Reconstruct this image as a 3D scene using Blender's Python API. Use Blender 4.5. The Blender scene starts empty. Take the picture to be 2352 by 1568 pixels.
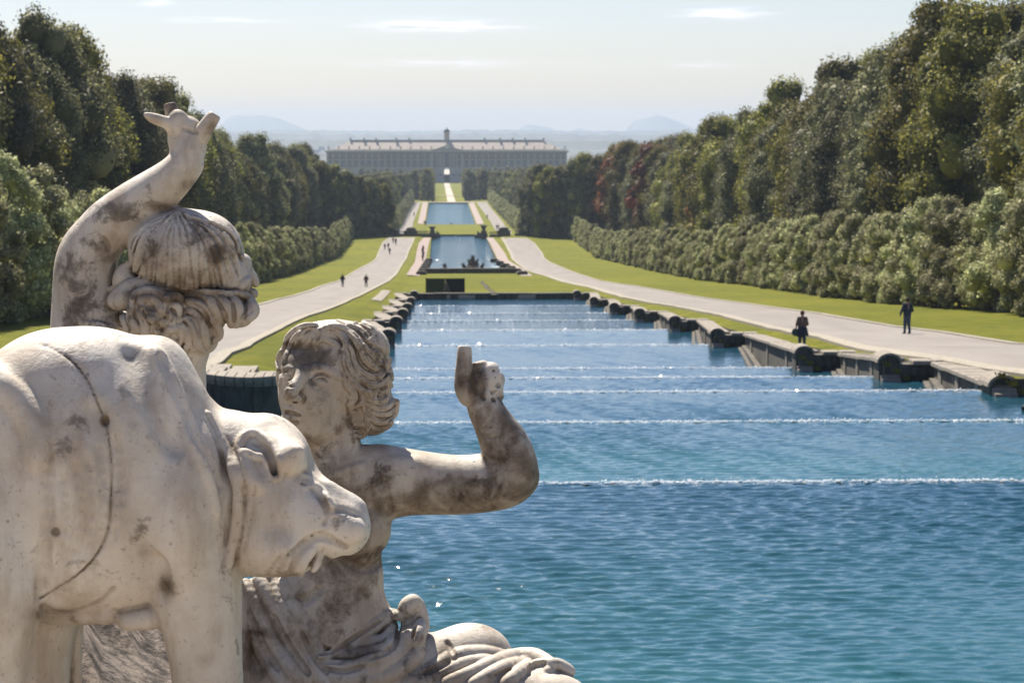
import bpy, math, random
import numpy as np
from mathutils import Matrix, Vector, Euler

random.seed(7)
rng = np.random.default_rng(7)
S = bpy.context.scene
COL = S.collection
R = math.radians

# ---------------------------------------------------------------- camera
cam_d = bpy.data.cameras.new('camera')
cam = bpy.data.objects.new('camera', cam_d)
COL.objects.link(cam)
cam.location = (0, 0, 0)
cam.rotation_euler = (R(90 - 5.474), 0, R(-1.878))
cam_d.sensor_width = 36
cam_d.lens = 78.0
cam_d.clip_start = 0.1
cam_d.clip_end = 60000
cam_d.dof.use_dof = True
cam_d.dof.focus_distance = 5.0
cam_d.dof.aperture_fstop = 18.0
S.camera = cam
CM = cam.rotation_euler.to_matrix()
CMn = np.array(CM)

# ---------------------------------------------------------------- sky and sun
SUN_EL, SUN_AZ = 51.0, -21.0          # azimuth: degrees to the right of straight ahead
w = bpy.data.worlds.new('World')
S.world = w
w.use_nodes = True
wn, wl = w.node_tree.nodes, w.node_tree.links
for n in list(wn):
    wn.remove(n)
w_out = wn.new('ShaderNodeOutputWorld')
w_bg = wn.new('ShaderNodeBackground')
w_sky = wn.new('ShaderNodeTexSky')
w_sky.sky_type = 'NISHITA'
w_sky.sun_disc = False
w_sky.sun_elevation = R(SUN_EL)
w_sky.sun_rotation = R(SUN_AZ)
w_sky.air_density = 1.0
w_sky.dust_density = 0.55
w_sky.ozone_density = 1.3
w_bg.inputs[1].default_value = 0.059
# thin wisps of cloud low over the horizon, each at its own bearing and height
w_tc = wn.new('ShaderNodeTexCoord')
def wmath(op, a, b=None, c=None):
    n = wn.new('ShaderNodeMath'); n.operation = op
    for i, x in enumerate((a, b, c)):
        if x is None: continue
        if isinstance(x, (int, float)): n.inputs[i].default_value = x
        else: wl.new(x, n.inputs[i])
    return n.outputs[0]
w_sep = wn.new('ShaderNodeSeparateXYZ')
wl.new(w_tc.outputs['Generated'], w_sep.inputs[0])
w_az = wmath('ARCTAN2', w_sep.outputs[0], w_sep.outputs[1])
w_el = wmath('ARCSINE', w_sep.outputs[2])
w_cmb = wn.new('ShaderNodeCombineXYZ')
wl.new(wmath('MULTIPLY', w_az, 22.0), w_cmb.inputs[0])
wl.new(wmath('MULTIPLY', w_el, 330.0), w_cmb.inputs[1])
w_nz = wn.new('ShaderNodeTexNoise')
w_nz.inputs['Scale'].default_value = 1.6
w_nz.inputs['Detail'].default_value = 7
w_nz.inputs['Roughness'].default_value = 0.62
wl.new(w_cmb.outputs[0], w_nz.inputs['Vector'])
CLOUDS = [(-0.004, 0.0460, 0.024, 0.0024, 1.0), (0.005, 0.0450, 0.026, 0.0014, .8), (-0.096, 0.0477, 0.020, 0.0011, .8),
          (-0.125, 0.0560, 0.006, 0.0020, .8), (0.127, 0.0507, 0.016, 0.0020, 1.0), (0.004, 0.0287, 0.042, 0.0018, .35),
          (0.11, 0.028, 0.02, 0.0014, .35), (-0.30, 0.075, 0.05, 0.004, .8), (0.32, 0.09, 0.06, 0.005, .8)]
tot = None
for az, el, sa, se, amp in CLOUDS:
    a = wmath('DIVIDE', wmath('SUBTRACT', w_az, az), sa)
    b = wmath('DIVIDE', wmath('SUBTRACT', w_el, el), se)
    q = wmath('ADD', wmath('MULTIPLY', a, a), wmath('MULTIPLY', b, b))
    g = wmath('MULTIPLY', wmath('POWER', 2.718, wmath('MULTIPLY', q, -1.0)), amp)
    tot = g if tot is None else wmath('ADD', tot, g)
w_mask = wmath('MULTIPLY', tot, wmath('MULTIPLY_ADD', w_nz.outputs[0], 5.0, -1.9))
w_cl = wn.new('ShaderNodeClamp'); wl.new(w_mask, w_cl.inputs[0])
w_mix = wn.new('ShaderNodeMix'); w_mix.data_type = 'RGBA'
wl.new(wmath('MULTIPLY', w_cl.outputs[0], 0.9), w_mix.inputs[0])
wl.new(w_sky.outputs[0], w_mix.inputs[6])
w_mix.inputs[7].default_value = (13.5, 13.2, 12.9, 1)
w_tint = wn.new('ShaderNodeMix'); w_tint.data_type = 'RGBA'; w_tint.blend_type = 'MULTIPLY'
w_tint.inputs[0].default_value = 1.0; w_tint.inputs[7].default_value = (0.885, 0.885, 1.03, 1)
wl.new(w_mix.outputs[2], w_tint.inputs[6]); wl.new(w_tint.outputs[2], w_bg.inputs[0])
wl.new(w_bg.outputs[0], w_out.inputs[0])

sun_d = bpy.data.lights.new('sun', 'SUN')
sun = bpy.data.objects.new('sun', sun_d)
COL.objects.link(sun)
sun_d.energy = 5.0
sun_d.angle = R(0.53)
sun_d.color = (1.0, 0.93, 0.82)
_el, _az = R(SUN_EL), R(SUN_AZ)
SUN_DIR = Vector((math.cos(_el) * math.sin(_az), math.cos(_el) * math.cos(_az), math.sin(_el)))
sun.rotation_euler = SUN_DIR.to_track_quat('Z', 'Y').to_euler()

S.view_settings.view_transform = 'Standard'
S.view_settings.look = 'None'
S.view_settings.exposure = 1.0
S.view_settings.gamma = 1
S.view_settings.use_curve_mapping = False
S.cycles.use_denoising = True
S.cycles.max_bounces = 8
S.cycles.diffuse_bounces = 3
S.cycles.glossy_bounces = 3
S.cycles.transmission_bounces = 4
S.cycles.transparent_max_bounces = 6
S.cycles.volume_bounces = 0
S.cycles.caustics_reflective = False
S.cycles.caustics_refractive = False

# ---------------------------------------------------------------- camera geometry in units of the 2352 x 1568 view
FP = 78.0 / 36.0 * 2352.0
def ray(u, v):
    """world direction through view point (u, v), scaled to unit depth"""
    return CM @ Vector(((u - 1176) / FP, (784 - v) / FP, -1.0))
def P(u, v, d):
    return ray(u, v) * d

# ---------------------------------------------------------------- helpers
def link(o, parent=None):
    COL.objects.link(o)
    if parent is not None:
        o.parent = parent
    return o
def tag(o, label=None, cat=None, group=None, kind=None):
    if label: o['label'] = label
    if cat: o['category'] = cat
    if group: o['group'] = group
    if kind: o['kind'] = kind
    return o
def thing(name, label, cat, loc=(0, 0, 0), rz=0, group=None):
    o = bpy.data.objects.new(name, None)
    o.empty_display_size = 0.3
    link(o)
    o.location = loc
    o.rotation_euler = (0, 0, rz)
    return tag(o, label, cat, group)
def mesh(name, verts, faces, mat=None, smooth=False):
    me = bpy.data.meshes.new(name)
    me.from_pydata([tuple(v) for v in verts], [], [tuple(f) for f in faces])
    if mat: me.materials.append(mat)
    if smooth: me.polygons.foreach_set('use_smooth', [True] * len(me.polygons))
    me.update()
    return me
def mesh_np(name, V, Q, mat=None, smooth=False):
    """fast build from arrays: V (n,3), Q (m,3 or 4)"""
    me = bpy.data.meshes.new(name)
    V = np.asarray(V, np.float32); Q = np.asarray(Q, np.int32)
    k = Q.shape[1]
    me.vertices.add(len(V)); me.vertices.foreach_set('co', V.ravel())
    me.loops.add(Q.size); me.loops.foreach_set('vertex_index', Q.ravel())
    me.polygons.add(len(Q))
    me.polygons.foreach_set('loop_start', np.arange(0, Q.size, k, dtype=np.int32))
    if smooth: me.polygons.foreach_set('use_smooth', np.ones(len(Q), bool))
    if mat: me.materials.append(mat)
    me.update(calc_edges=True)
    return me
def obj(name, me, parent=None, loc=(0, 0, 0), rz=0):
    o = bpy.data.objects.new(name, me)
    link(o, parent)
    o.location = loc
    o.rotation_euler = (0, 0, rz)
    return o
class MB:
    """collects simple shapes into one mesh"""
    def __init__(s): s.v = []; s.f = []
    def add(s, vs, fs):
        b = len(s.v); s.v += [tuple(v) for v in vs]; s.f += [tuple(b + i for i in f) for f in fs]; return s
    def box(s, c, d, rz=0, taper=1.0):
        hx, hy, hz = d[0] / 2, d[1] / 2, d[2] / 2
        ca, sa = math.cos(rz), math.sin(rz)
        vs = []
        for z, t in ((-hz, 1.0), (hz, taper)):
            for x, y in ((-hx, -hy), (hx, -hy), (hx, hy), (-hx, hy)):
                x *= t; y *= t
                vs.append((c[0] + x * ca - y * sa, c[1] + x * sa + y * ca, c[2] + z))
        return s.add(vs, [(3, 2, 1, 0), (4, 5, 6, 7), (0, 1, 5, 4), (1, 2, 6, 5), (2, 3, 7, 6), (3, 0, 4, 7)])
    def prism(s, pts, axis, a, b):
        """outline pts swept along an axis from a to b (axis 0: pts are (y,z); 1: (x,z); 2: (x,y))"""
        n = len(pts); vs = []
        for t in (a, b):
            for p, q in pts:
                vs.append((t, p, q) if axis == 0 else (p, t, q) if axis == 1 else (p, q, t))
        fs = [tuple(range(n)), tuple(range(2 * n - 1, n - 1, -1))]
        for i in range(n):
            j = (i + 1) % n
            fs.append((i, i + n, j + n, j))
        return s.add(vs, fs)
    def tube(s, pts, rad, n=6, cap=True):
        pts = [Vector(p) for p in pts]
        if isinstance(rad, (int, float)): rad = [rad] * len(pts)
        vs = []; fs = []
        for i, p in enumerate(pts):
            d = (pts[min(i + 1, len(pts) - 1)] - pts[max(i - 1, 0)]).normalized()
            a = d.orthogonal().normalized() if i == 0 else (s._a - d * s._a.dot(d)).normalized()
            s._a = a
            b = d.cross(a)
            for k in range(n):
                t = 2 * math.pi * k / n
                vs.append(p + (a * math.cos(t) + b * math.sin(t)) * rad[i])
        for i in range(len(pts) - 1):
            for k in range(n):
                k2 = (k + 1) % n
                fs.append((i * n + k, i * n + k2, (i + 1) * n + k2, (i + 1) * n + k))
        if cap:
            fs.append(tuple(range(n - 1, -1, -1)))
            fs.append(tuple((len(pts) - 1) * n + k for k in range(n)))
        return s.add(vs, fs)
    def lathe(s, prof, c=(0, 0, 0), n=12):
        vs = []; fs = []
        for r, z in prof:
            for k in range(n):
                t = 2 * math.pi * k / n
                vs.append((c[0] + r * math.cos(t), c[1] + r * math.sin(t), c[2] + z))
        for i in range(len(prof) - 1):
            for k in range(n):
                k2 = (k + 1) % n
                fs.append((i * n + k, i * n + k2, (i + 1) * n + k2, (i + 1) * n + k))
        fs.append(tuple(range(n - 1, -1, -1)))
        fs.append(tuple((len(prof) - 1) * n + k for k in range(n)))
        return s.add(vs, fs)
    def build(s, name, mat, parent=None, loc=(0, 0, 0), rz=0, smooth=False):
        return obj(name, mesh(name, s.v, s.f, mat, smooth), parent, loc, rz)

# ---------------------------------------------------------------- lie of the land (y ahead, z up, camera at the origin)
PY = [-60, -10, 20, 35, 51, 69, 86, 106, 139, 164, 193, 221, 250, 283, 300, 360, 440, 600, 756, 786, 794, 1035, 1340, 1400, 2230, 2600, 20000]
PH = [5.2, 5.0, 5.0, 5.2, 6.3, 8.1, 9.1, 10.8, 12.9, 14.2, 16.0, 17.7, 19.3, 20.9, 21.7, 25.0, 28.6, 35.3, 35.9, 36.0, 37.8, 44.4, 44.6, 45.5, 54.3, 57, 62]
CX = 7.1
def gz(x, y):
    h = -float(np.interp(y, PY, PH))
    a = abs(x - CX)
    t = min(max((a - 12.2) / 2.0, 0), 1)
    return h + 0.35 * t * t * (3 - 2 * t)
def ground(u, v, off=0.0):
    """where the view ray through (u, v) meets the land"""
    r = ray(u, v)
    lo, hi = 15.0, 15.0
    while hi < 9000:
        hi = lo * 1.02
        if r.z * hi < gz(r.x * hi, r.y * hi) + off: break
        lo = hi
    for _ in range(30):
        m = (lo + hi) / 2
        if r.z * m < gz(r.x * m, r.y * m) + off: hi = m
        else: lo = m
    return r * hi
# ================================================================ materials
def newmat(name):
    m = bpy.data.materials.new(name); m.use_nodes = True
    nt = m.node_tree
    for n in list(nt.nodes): nt.nodes.remove(n)
    o = nt.nodes.new('ShaderNodeOutputMaterial'); b = nt.nodes.new('ShaderNodeBsdfPrincipled')
    nt.links.new(b.outputs[0], o.inputs[0])
    return m, nt, b, o
def N(nt, t, **kw):
    n = nt.nodes.new(t)
    for k, v in kw.items():
        if k.startswith('i_'):
            key = k[2:].replace('_', ' ')
            n.inputs[key].default_value = v
        else: setattr(n, k, v)
    return n
def noise(nt, vec, scale, detail=4, rough=0.55, dist=0.0):
    n = nt.nodes.new('ShaderNodeTexNoise')
    n.inputs['Scale'].default_value = scale; n.inputs['Detail'].default_value = detail
    n.inputs['Roughness'].default_value = rough; n.inputs['Distortion'].default_value = dist
    if vec is not None: nt.links.new(vec, n.inputs['Vector'])
    return n.outputs[0]
def ramp(nt, fac, stops):
    r = nt.nodes.new('ShaderNodeValToRGB')
    e = r.color_ramp.elements
    while len(e) < len(stops): e.new(0.5)
    for i, (p, c) in enumerate(stops):
        e[i].position = p
        e[i].color = (c, c, c, 1) if isinstance(c, (int, float)) else (*c, 1)
    nt.links.new(fac, r.inputs[0])
    return r.outputs[0]
def mixc(nt, fac, a, b, mode='MIX'):
    m = nt.nodes.new('ShaderNodeMix'); m.data_type = 'RGBA'; m.blend_type = mode
    for i, x in ((0, fac), (6, a), (7, b)):
        if isinstance(x, (int, float)): m.inputs[i].default_value = x
        elif isinstance(x, tuple): m.inputs[i].default_value = (*x, 1)
        else: nt.links.new(x, m.inputs[i])
    return m.outputs[2]
def mth(nt, op, a, b=None, c=None):
    n = nt.nodes.new('ShaderNodeMath'); n.operation = op
    for i, x in enumerate((a, b, c)):
        if x is None: continue
        if isinstance(x, (int, float)): n.inputs[i].default_value = x
        else: nt.links.new(x, n.inputs[i])
    return n.outputs[0]
def coords(nt, kind='Object', scale=None):
    t = nt.nodes.new('ShaderNodeTexCoord').outputs[kind]
    if scale:
        m = nt.nodes.new('ShaderNodeMapping'); m.inputs['Scale'].default_value = scale
        nt.links.new(t, m.inputs['Vector']); t = m.outputs[0]
    return t
def worldpos(nt, scale=None):
    t = nt.nodes.new('ShaderNodeNewGeometry').outputs['Position']
    if scale:
        m = nt.nodes.new('ShaderNodeMapping'); m.inputs['Scale'].default_value = scale
        nt.links.new(t, m.inputs['Vector']); t = m.outputs[0]
    return t
def bump(nt, bsdf, h, strength=0.3, dist=0.02, prev=None):
    b = nt.nodes.new('ShaderNodeBump'); b.inputs['Strength'].default_value = strength
    b.inputs['Distance'].default_value = dist
    nt.links.new(h, b.inputs['Height'])
    if prev is not None: nt.links.new(prev, b.inputs['Normal'])
    if bsdf is not None: nt.links.new(b.outputs[0], bsdf.inputs['Normal'])
    return b.outputs[0]
def simple(name, col, rough=0.8, var=0.25, scale=3.0, bumps=0.0, spec=0.3, bdist=0.02):
    m, nt, b, o = newmat(name)
    v = worldpos(nt)
    n = noise(nt, v, scale, 6, 0.65)
    lo = tuple(c * (1 - var) for c in col); hi = tuple(min(1, c * (1 + var)) for c in col)
    c = ramp(nt, n, [(0.3, lo), (0.7, hi)])
    nt.links.new(c, b.inputs['Base Color'])
    b.inputs['Roughness'].default_value = rough
    b.inputs['Specular IOR Level'].default_value = spec
    if bumps: bump(nt, b, n, bumps, bdist)
    return m

def mat_grass():
    m, nt, b, o = newmat('grass')
    p = worldpos(nt)
    n1 = noise(nt, p, 0.05, 3, 0.5); n2 = noise(nt, p, 0.6, 6, 0.7); n3 = noise(nt, p, 9.0, 4, 0.7)
    c = ramp(nt, n1, [(0.35, (0.150, 0.155, 0.005)), (0.65, (0.235, 0.22, 0.008))])
    c = mixc(nt, ramp(nt, n2, [(0.35, 0.0), (0.66, 0.85)]), c, (0.085, 0.105, 0.008))
    st = noise(nt, worldpos(nt, (0.25, 0.06, 1)), 3.0, 5, 0.7)
    c = mixc(nt, ramp(nt, st, [(0.50, 0.0), (0.70, 0.65)]), c, (0.25, 0.205, 0.03))
    c = mixc(nt, ramp(nt, n3, [(0.3, 0.35), (0.7, 0.0)]), c, (0.04, 0.06, 0.01))
    nt.links.new(c, b.inputs['Base Color'])
    b.inputs['Roughness'].default_value = 0.9
    b.inputs['Specular IOR Level'].default_value = 0.1
    bump(nt, b, n3, 1.0, 0.16)
    return m
def mat_road():
    m, nt, b, o = newmat('gravel_road')
    p = worldpos(nt)
    n1 = noise(nt, worldpos(nt, (1.0, 0.12, 1)), 0.5, 5, 0.6); n2 = noise(nt, p, 14, 5, 0.7); n3 = noise(nt, p, 0.13, 3)
    c = ramp(nt, n1, [(0.3, (0.185, 0.163, 0.145)), (0.7, (0.262, 0.235, 0.208))])
    c = mixc(nt, ramp(nt, n3, [(0.4, 0.0), (0.65, 0.5)]), c, (0.20, 0.18, 0.16))
    c = mixc(nt, ramp(nt, n2, [(0.4, 0.25), (0.6, 0.0)]), c, (0.17, 0.15, 0.13))
    nt.links.new(c, b.inputs['Base Color'])
    b.inputs['Roughness'].default_value = 0.85; b.inputs['Specular IOR Level'].default_value = 0.25
    bump(nt, b, n2, 0.5, 0.02)
    return m
def mat_leaf(name, c1, c2, trans=0.25):
    m, nt, b, o = newmat(name)
    oi = nt.nodes.new('ShaderNodeObjectInfo')
    p = worldpos(nt)
    n = noise(nt, p, 0.35, 4, 0.6); n2 = noise(nt, p, 2.3, 3, 0.6)
    c = mixc(nt, n, c1, c2)
    c = mixc(nt, ramp(nt, n2, [(0.35, 0.45), (0.65, 0.0)]), c, tuple(x * 0.45 for x in c1))
    isl = nt.nodes.new('ShaderNodeNewGeometry').outputs['Random Per Island']
    c = mixc(nt, ramp(nt, isl, [(0.0, 0.75), (0.45, 0.25), (0.7, 0.0)]), c, tuple(x * 0.35 for x in c1))
    c = mixc(nt, ramp(nt, isl, [(0.72, 0.0), (0.98, 0.8)]), c, tuple(min(1, x * 1.7) for x in c2))
    hs = nt.nodes.new('ShaderNodeHueSaturation')
    nt.links.new(mth(nt, 'MULTIPLY_ADD', oi.outputs['Random'], 0.035, 0.482), hs.inputs['Hue'])
    nt.links.new(mth(nt, 'MULTIPLY_ADD', oi.outputs['Random'], 0.75, 0.68), hs.inputs['Value'])
    nt.links.new(c, hs.inputs['Color'])
    b.inputs['Roughness'].default_value = 0.6
    b.inputs['Specular IOR Level'].default_value = 0.18
    nt.links.new(hs.outputs[0], b.inputs['Base Color'])
    tr = nt.nodes.new('ShaderNodeBsdfTranslucent'); nt.links.new(hs.outputs[0], tr.inputs[0])
    mx = nt.nodes.new('ShaderNodeMixShader'); mx.inputs[0].default_value = trans
    nt.links.new(b.outputs[0], mx.inputs[1]); nt.links.new(tr.outputs[0], mx.inputs[2])
    nt.links.new(mx.outputs[0], o.inputs[0])
    return m
def mat_water(name, deep, shallow, ys, wave=1.0):
    """ys: list of (y, t): how shallow (t=1) the bed is at that distance; t drives the body colour of the water"""
    m, nt, b, o = newmat(name)
    p = worldpos(nt)
    sp = nt.nodes.new('ShaderNodeSeparateXYZ'); nt.links.new(p, sp.inputs[0])
    y0, y1 = ys[0][0], ys[-1][0]
    f = nt.nodes.new('ShaderNodeMapRange'); f.inputs[1].default_value = y0; f.inputs[2].default_value = y1
    nt.links.new(sp.outputs[1], f.inputs[0])
    t = ramp(nt, f.outputs[0], [((a - y0) / (y1 - y0), c) for a, c in ys])
    n = noise(nt, worldpos(nt, (0.25, 0.5, 1)), 0.8, 4, 0.6)
    t = mth(nt, 'MULTIPLY', t, ramp(nt, n, [(0.25, 0.4), (0.75, 1.0)]))
    c = mixc(nt, t, deep, shallow)
    nt.links.new(c, b.inputs['Base Color'])
    b.inputs['Roughness'].default_value = 0.06
    b.inputs['IOR'].default_value = 1.42
    b.inputs['Specular IOR Level'].default_value = 0.5
    w1 = noise(nt, worldpos(nt, (0.38, 1.0, 1)), 2.2, 3, 0.6, 0.5)
    w2 = noise(nt, worldpos(nt, (0.6, 1.15, 1)), 6.5, 4, 0.62, 0.3)
    w3 = noise(nt, worldpos(nt, (0.3, 0.8, 1)), 0.7, 2, 0.5)
    h = mth(nt, 'ADD', mth(nt, 'MULTIPLY', w1, 0.75), mth(nt, 'MULTIPLY', w2, 0.33))
    h = mth(nt, 'ADD', h, mth(nt, 'MULTIPLY', w3, 0.5))
    bump(nt, b, h, 1.0, 0.16 * wave)
    return m
def mat_marble():
    m, nt, b, o = newmat('weathered_marble')
    p = coords(nt, 'Object')
    st = nt.nodes.new('ShaderNodeAttribute'); st.attribute_name = 'stain'
    dk = nt.nodes.new('ShaderNodeAttribute'); dk.attribute_name = 'lichen'
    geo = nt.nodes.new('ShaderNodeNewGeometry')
    n1 = noise(nt, p, 5.0, 6, 0.65); n2 = noise(nt, p, 22.0, 6, 0.7, 0.4); n3 = noise(nt, p, 85.0, 4, 0.7)
    n4 = noise(nt, p, 45.0, 3, 0.6)
    c = ramp(nt, n1, [(0.32, (0.48, 0.405, 0.315)), (0.52, (0.62, 0.555, 0.465)), (0.72, (0.70, 0.645, 0.565))])
    ps = nt.nodes.new('ShaderNodeMapping'); ps.inputs['Scale'].default_value = (9, 9, 2.2)
    nt.links.new(p, ps.inputs['Vector'])
    strk = noise(nt, ps.outputs[0], 1.6, 5, 0.65)
    c = mixc(nt, ramp(nt, strk, [(0.47, 0.0), (0.66, 0.62)]), c, (0.35, 0.265, 0.19))
    nm_ = ramp(nt, noise(nt, p, 9.0, 6, 0.7, 0.8), [(0.38, 0.0), (0.60, 1.0)])
    c = mixc(nt, mth(nt, 'MULTIPLY', mth(nt, 'MINIMUM', st.outputs['Fac'], 1.0), mth(nt, 'MULTIPLY_ADD', nm_, 0.30, 0.42)), c, mixc(nt, ramp(nt, n2, [(0.4, 0.0), (0.6, 1.0)]), (0.20, 0.145, 0.095), (0.095, 0.064, 0.038)))
    # brown grime: where the stain attribute says so, broken up by noise
    nn = ramp(nt, n2, [(0.36, 0.0), (0.64, 1.0)]); nm = ramp(nt, noise(nt, p, 11.0, 5, 0.6, 0.6), [(0.36, 0.0), (0.64, 1.0)])
    brk = mth(nt, 'ADD', mth(nt, 'MULTIPLY', nn, 0.5), mth(nt, 'MULTIPLY', nm, 0.5))
    a = mth(nt, 'ADD', mth(nt, 'MINIMUM', st.outputs['Fac'], 0.95), mth(nt, 'MULTIPLY_ADD', brk, 1.15, -1.02))
    c = mixc(nt, ramp(nt, a, [(0.12, 0.0), (0.40, 0.40), (0.90, 0.90)]), c, (0.098, 0.064, 0.038))
    # grey black lichen crust
    a2 = mth(nt, 'ADD', dk.outputs['Fac'], mth(nt, 'MULTIPLY_ADD', mth(nt, 'ADD', mth(nt, 'MULTIPLY', nn, 0.65), mth(nt, 'MULTIPLY', nm, 0.35)), 1.5, -1.02))
    c = mixc(nt, ramp(nt, a2, [(0.16, 0.0), (0.50, 0.6), (1.0, 0.82)]), c, (0.060, 0.047, 0.036))
    # patchy brown in the carved lines: grime, plus crevice shade put into the colour
    dt = nt.nodes.new('ShaderNodeAttribute'); dt.attribute_name = 'grime_shade'
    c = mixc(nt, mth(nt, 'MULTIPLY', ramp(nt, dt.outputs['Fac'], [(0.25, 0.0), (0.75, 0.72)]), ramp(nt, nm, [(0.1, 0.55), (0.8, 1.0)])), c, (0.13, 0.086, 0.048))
    # hollows browned by curvature: grime, with their shade painted in as well
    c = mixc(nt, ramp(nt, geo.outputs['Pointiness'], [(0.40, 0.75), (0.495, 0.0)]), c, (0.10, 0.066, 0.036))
    c = mixc(nt, ramp(nt, n3, [(0.60, 0.0), (0.70, 0.5)]), c, (0.16, 0.12, 0.085))
    vo = nt.nodes.new('ShaderNodeTexVoronoi'); vo.inputs['Scale'].default_value = 34; nt.links.new(p, vo.inputs['Vector'])
    pits = ramp(nt, vo.outputs['Distance'], [(0.07, 1.0), (0.12, 0.0)])
    pits = mth(nt, 'MULTIPLY', pits, ramp(nt, n1, [(0.5, 0.0), (0.62, 1.0)]))
    c = mixc(nt, mth(nt, 'MULTIPLY', pits, 0.7), c, (0.10, 0.07, 0.05))
    nt.links.new(c, b.inputs['Base Color'])
    b.inputs['Roughness'].default_value = 0.62
    b.inputs['Specular IOR Level'].default_value = 0.35
    h = mth(nt, 'ADD', mth(nt, 'MULTIPLY', n2, 0.6), mth(nt, 'MULTIPLY', n3, 0.25))
    h = mth(nt, 'SUBTRACT', h, mth(nt, 'MULTIPLY', pits, 0.5))
    bump(nt, b, h, 0.5, 0.009)
    return m
def mat_stone(name, c1, c2, dark, amount=0.5, scale=1.2, moss=0.0):
    m, nt, b, o = newmat(name)
    p = worldpos(nt)
    n1 = noise(nt, p, scale, 7, 0.7); n2 = noise(nt, p, scale * 5, 6, 0.7); n3 = noise(nt, worldpos(nt, (3, 3, 0.5)), scale, 5, 0.7)
    c = mixc(nt, n1, c1, c2)
    c = mixc(nt, mth(nt, 'MULTIPLY', ramp(nt, n3, [(0.4, 0.0), (0.6, 1.0)]), amount), c, dark)
    c = mixc(nt, ramp(nt, n2, [(0.55, 0.0), (0.72, 0.6)]), c, dark)
    if moss: c = mixc(nt, mth(nt, 'MULTIPLY', ramp(nt, noise(nt, p, scale * 1.7, 5, 0.7), [(0.55, 0.0), (0.68, 1.0)]), moss), c, (0.10, 0.085, 0.02))
    nt.links.new(c, b.inputs['Base Color'])
    b.inputs['Roughness'].default_value = 0.85; b.inputs['Specular IOR Level'].default_value = 0.3
    bump(nt, b, n2, 0.6, 0.03)
    return m

M = {}
M['grass'] = mat_grass()
M['road'] = mat_road()
M['edging'] = mat_stone('worn_edging', (0.27, 0.24, 0.19), (0.36, 0.32, 0.26), (0.14, 0.12, 0.06), 0.4, 1.5, 0.4)
M['bed'] = simple('pool_bed', (0.06, 0.07, 0.06))
M['dry'] = simple('dry_ground', (0.24, 0.20, 0.155), var=0.3, scale=0.5)
M['pink'] = simple('pink_path', (0.26, 0.20, 0.17), var=0.15, scale=0.8)
M['wall'] = mat_stone('mossy_stone', (0.10, 0.090, 0.072), (0.17, 0.15, 0.125), (0.028, 0.026, 0.020), 0.75, 1.0, 0.35)
M['coping'] = mat_stone('coping_stone', (0.24, 0.205, 0.165), (0.34, 0.30, 0.25), (0.10, 0.085, 0.06), 0.45, 1.6, 0.2)
M['palestone'] = mat_stone('pale_stone', (0.42, 0.36, 0.29), (0.52, 0.46, 0.38), (0.16, 0.13, 0.10), 0.4, 2.0)
M['bark'] = simple('bark', (0.07, 0.055, 0.04), bumps=0.6, scale=6)
M['oak'] = mat_leaf('holm_oak_leaves', (0.105, 0.112, 0.046), (0.25, 0.24, 0.115), 0.3)
M['oak_green'] = mat_leaf('green_oak_leaves', (0.12, 0.125, 0.024), (0.27, 0.245, 0.055), 0.35)
M['hedge'] = mat_leaf('hedge_leaves', (0.28, 0.285, 0.13), (0.50, 0.485, 0.26), 0.28)
M['rust'] = mat_leaf('rusty_leaves', (0.17, 0.060, 0.018), (0.27, 0.105, 0.03), 0.3)
M['marble'] = mat_marble()
M['terrace'] = simple('terrace_gravel', (0.44, 0.375, 0.295), var=0.15, scale=2.0)
M['rock'] = mat_stone('base_rock', (0.17, 0.135, 0.105), (0.28, 0.23, 0.19), (0.03, 0.022, 0.017), 0.95, 7.0)
M['dark_statue'] = mat_stone('dark_statue_stone', (0.09, 0.075, 0.06), (0.16, 0.13, 0.10), (0.04, 0.035, 0.03), 0.6, 2.5)
def foam_():
    m, nt, b, o = newmat('foam')
    b.inputs['Base Color'].default_value = (0.9, 0.93, 0.95, 1); b.inputs['Roughness'].default_value = 0.15
    tr = nt.nodes.new('ShaderNodeBsdfTranslucent'); tr.inputs[0].default_value = (0.95, 0.97, 1, 1)
    mx = nt.nodes.new('ShaderNodeMixShader'); mx.inputs[0].default_value = 0.6
    nt.links.new(b.outputs[0], mx.inputs[1]); nt.links.new(tr.outputs[0], mx.inputs[2]); nt.links.new(mx.outputs[0], o.inputs[0])
    return m
M['foam'] = foam_()
# ================================================================ ground, roads, paths, water
# weir lips: distance and drop below the camera of the water that runs over them
WEIRS = [(35.3, 5.70), (51.0, 6.80), (68.7, 8.20), (86.0, 9.70), (106.0, 11.50), (139.0, 13.60), (164.0, 14.90), (193.0, 16.70), (221.0, 18.40), (250.0, 19.95)]
END1, H_END1 = 281.0, 21.55
XL, XR = CX - 10.4, CX + 10.4                    # inner faces of the piers
HOLES = [(CX - 14.4, CX + 17, -12, 60), (XL - 1.9, XR + 1.9, 60, END1), (-3.4, 16.8, 441, 600), (-2.6, 15.6, 600, 757), (-6.2, 17.0, 1036, 1336)]

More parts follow.
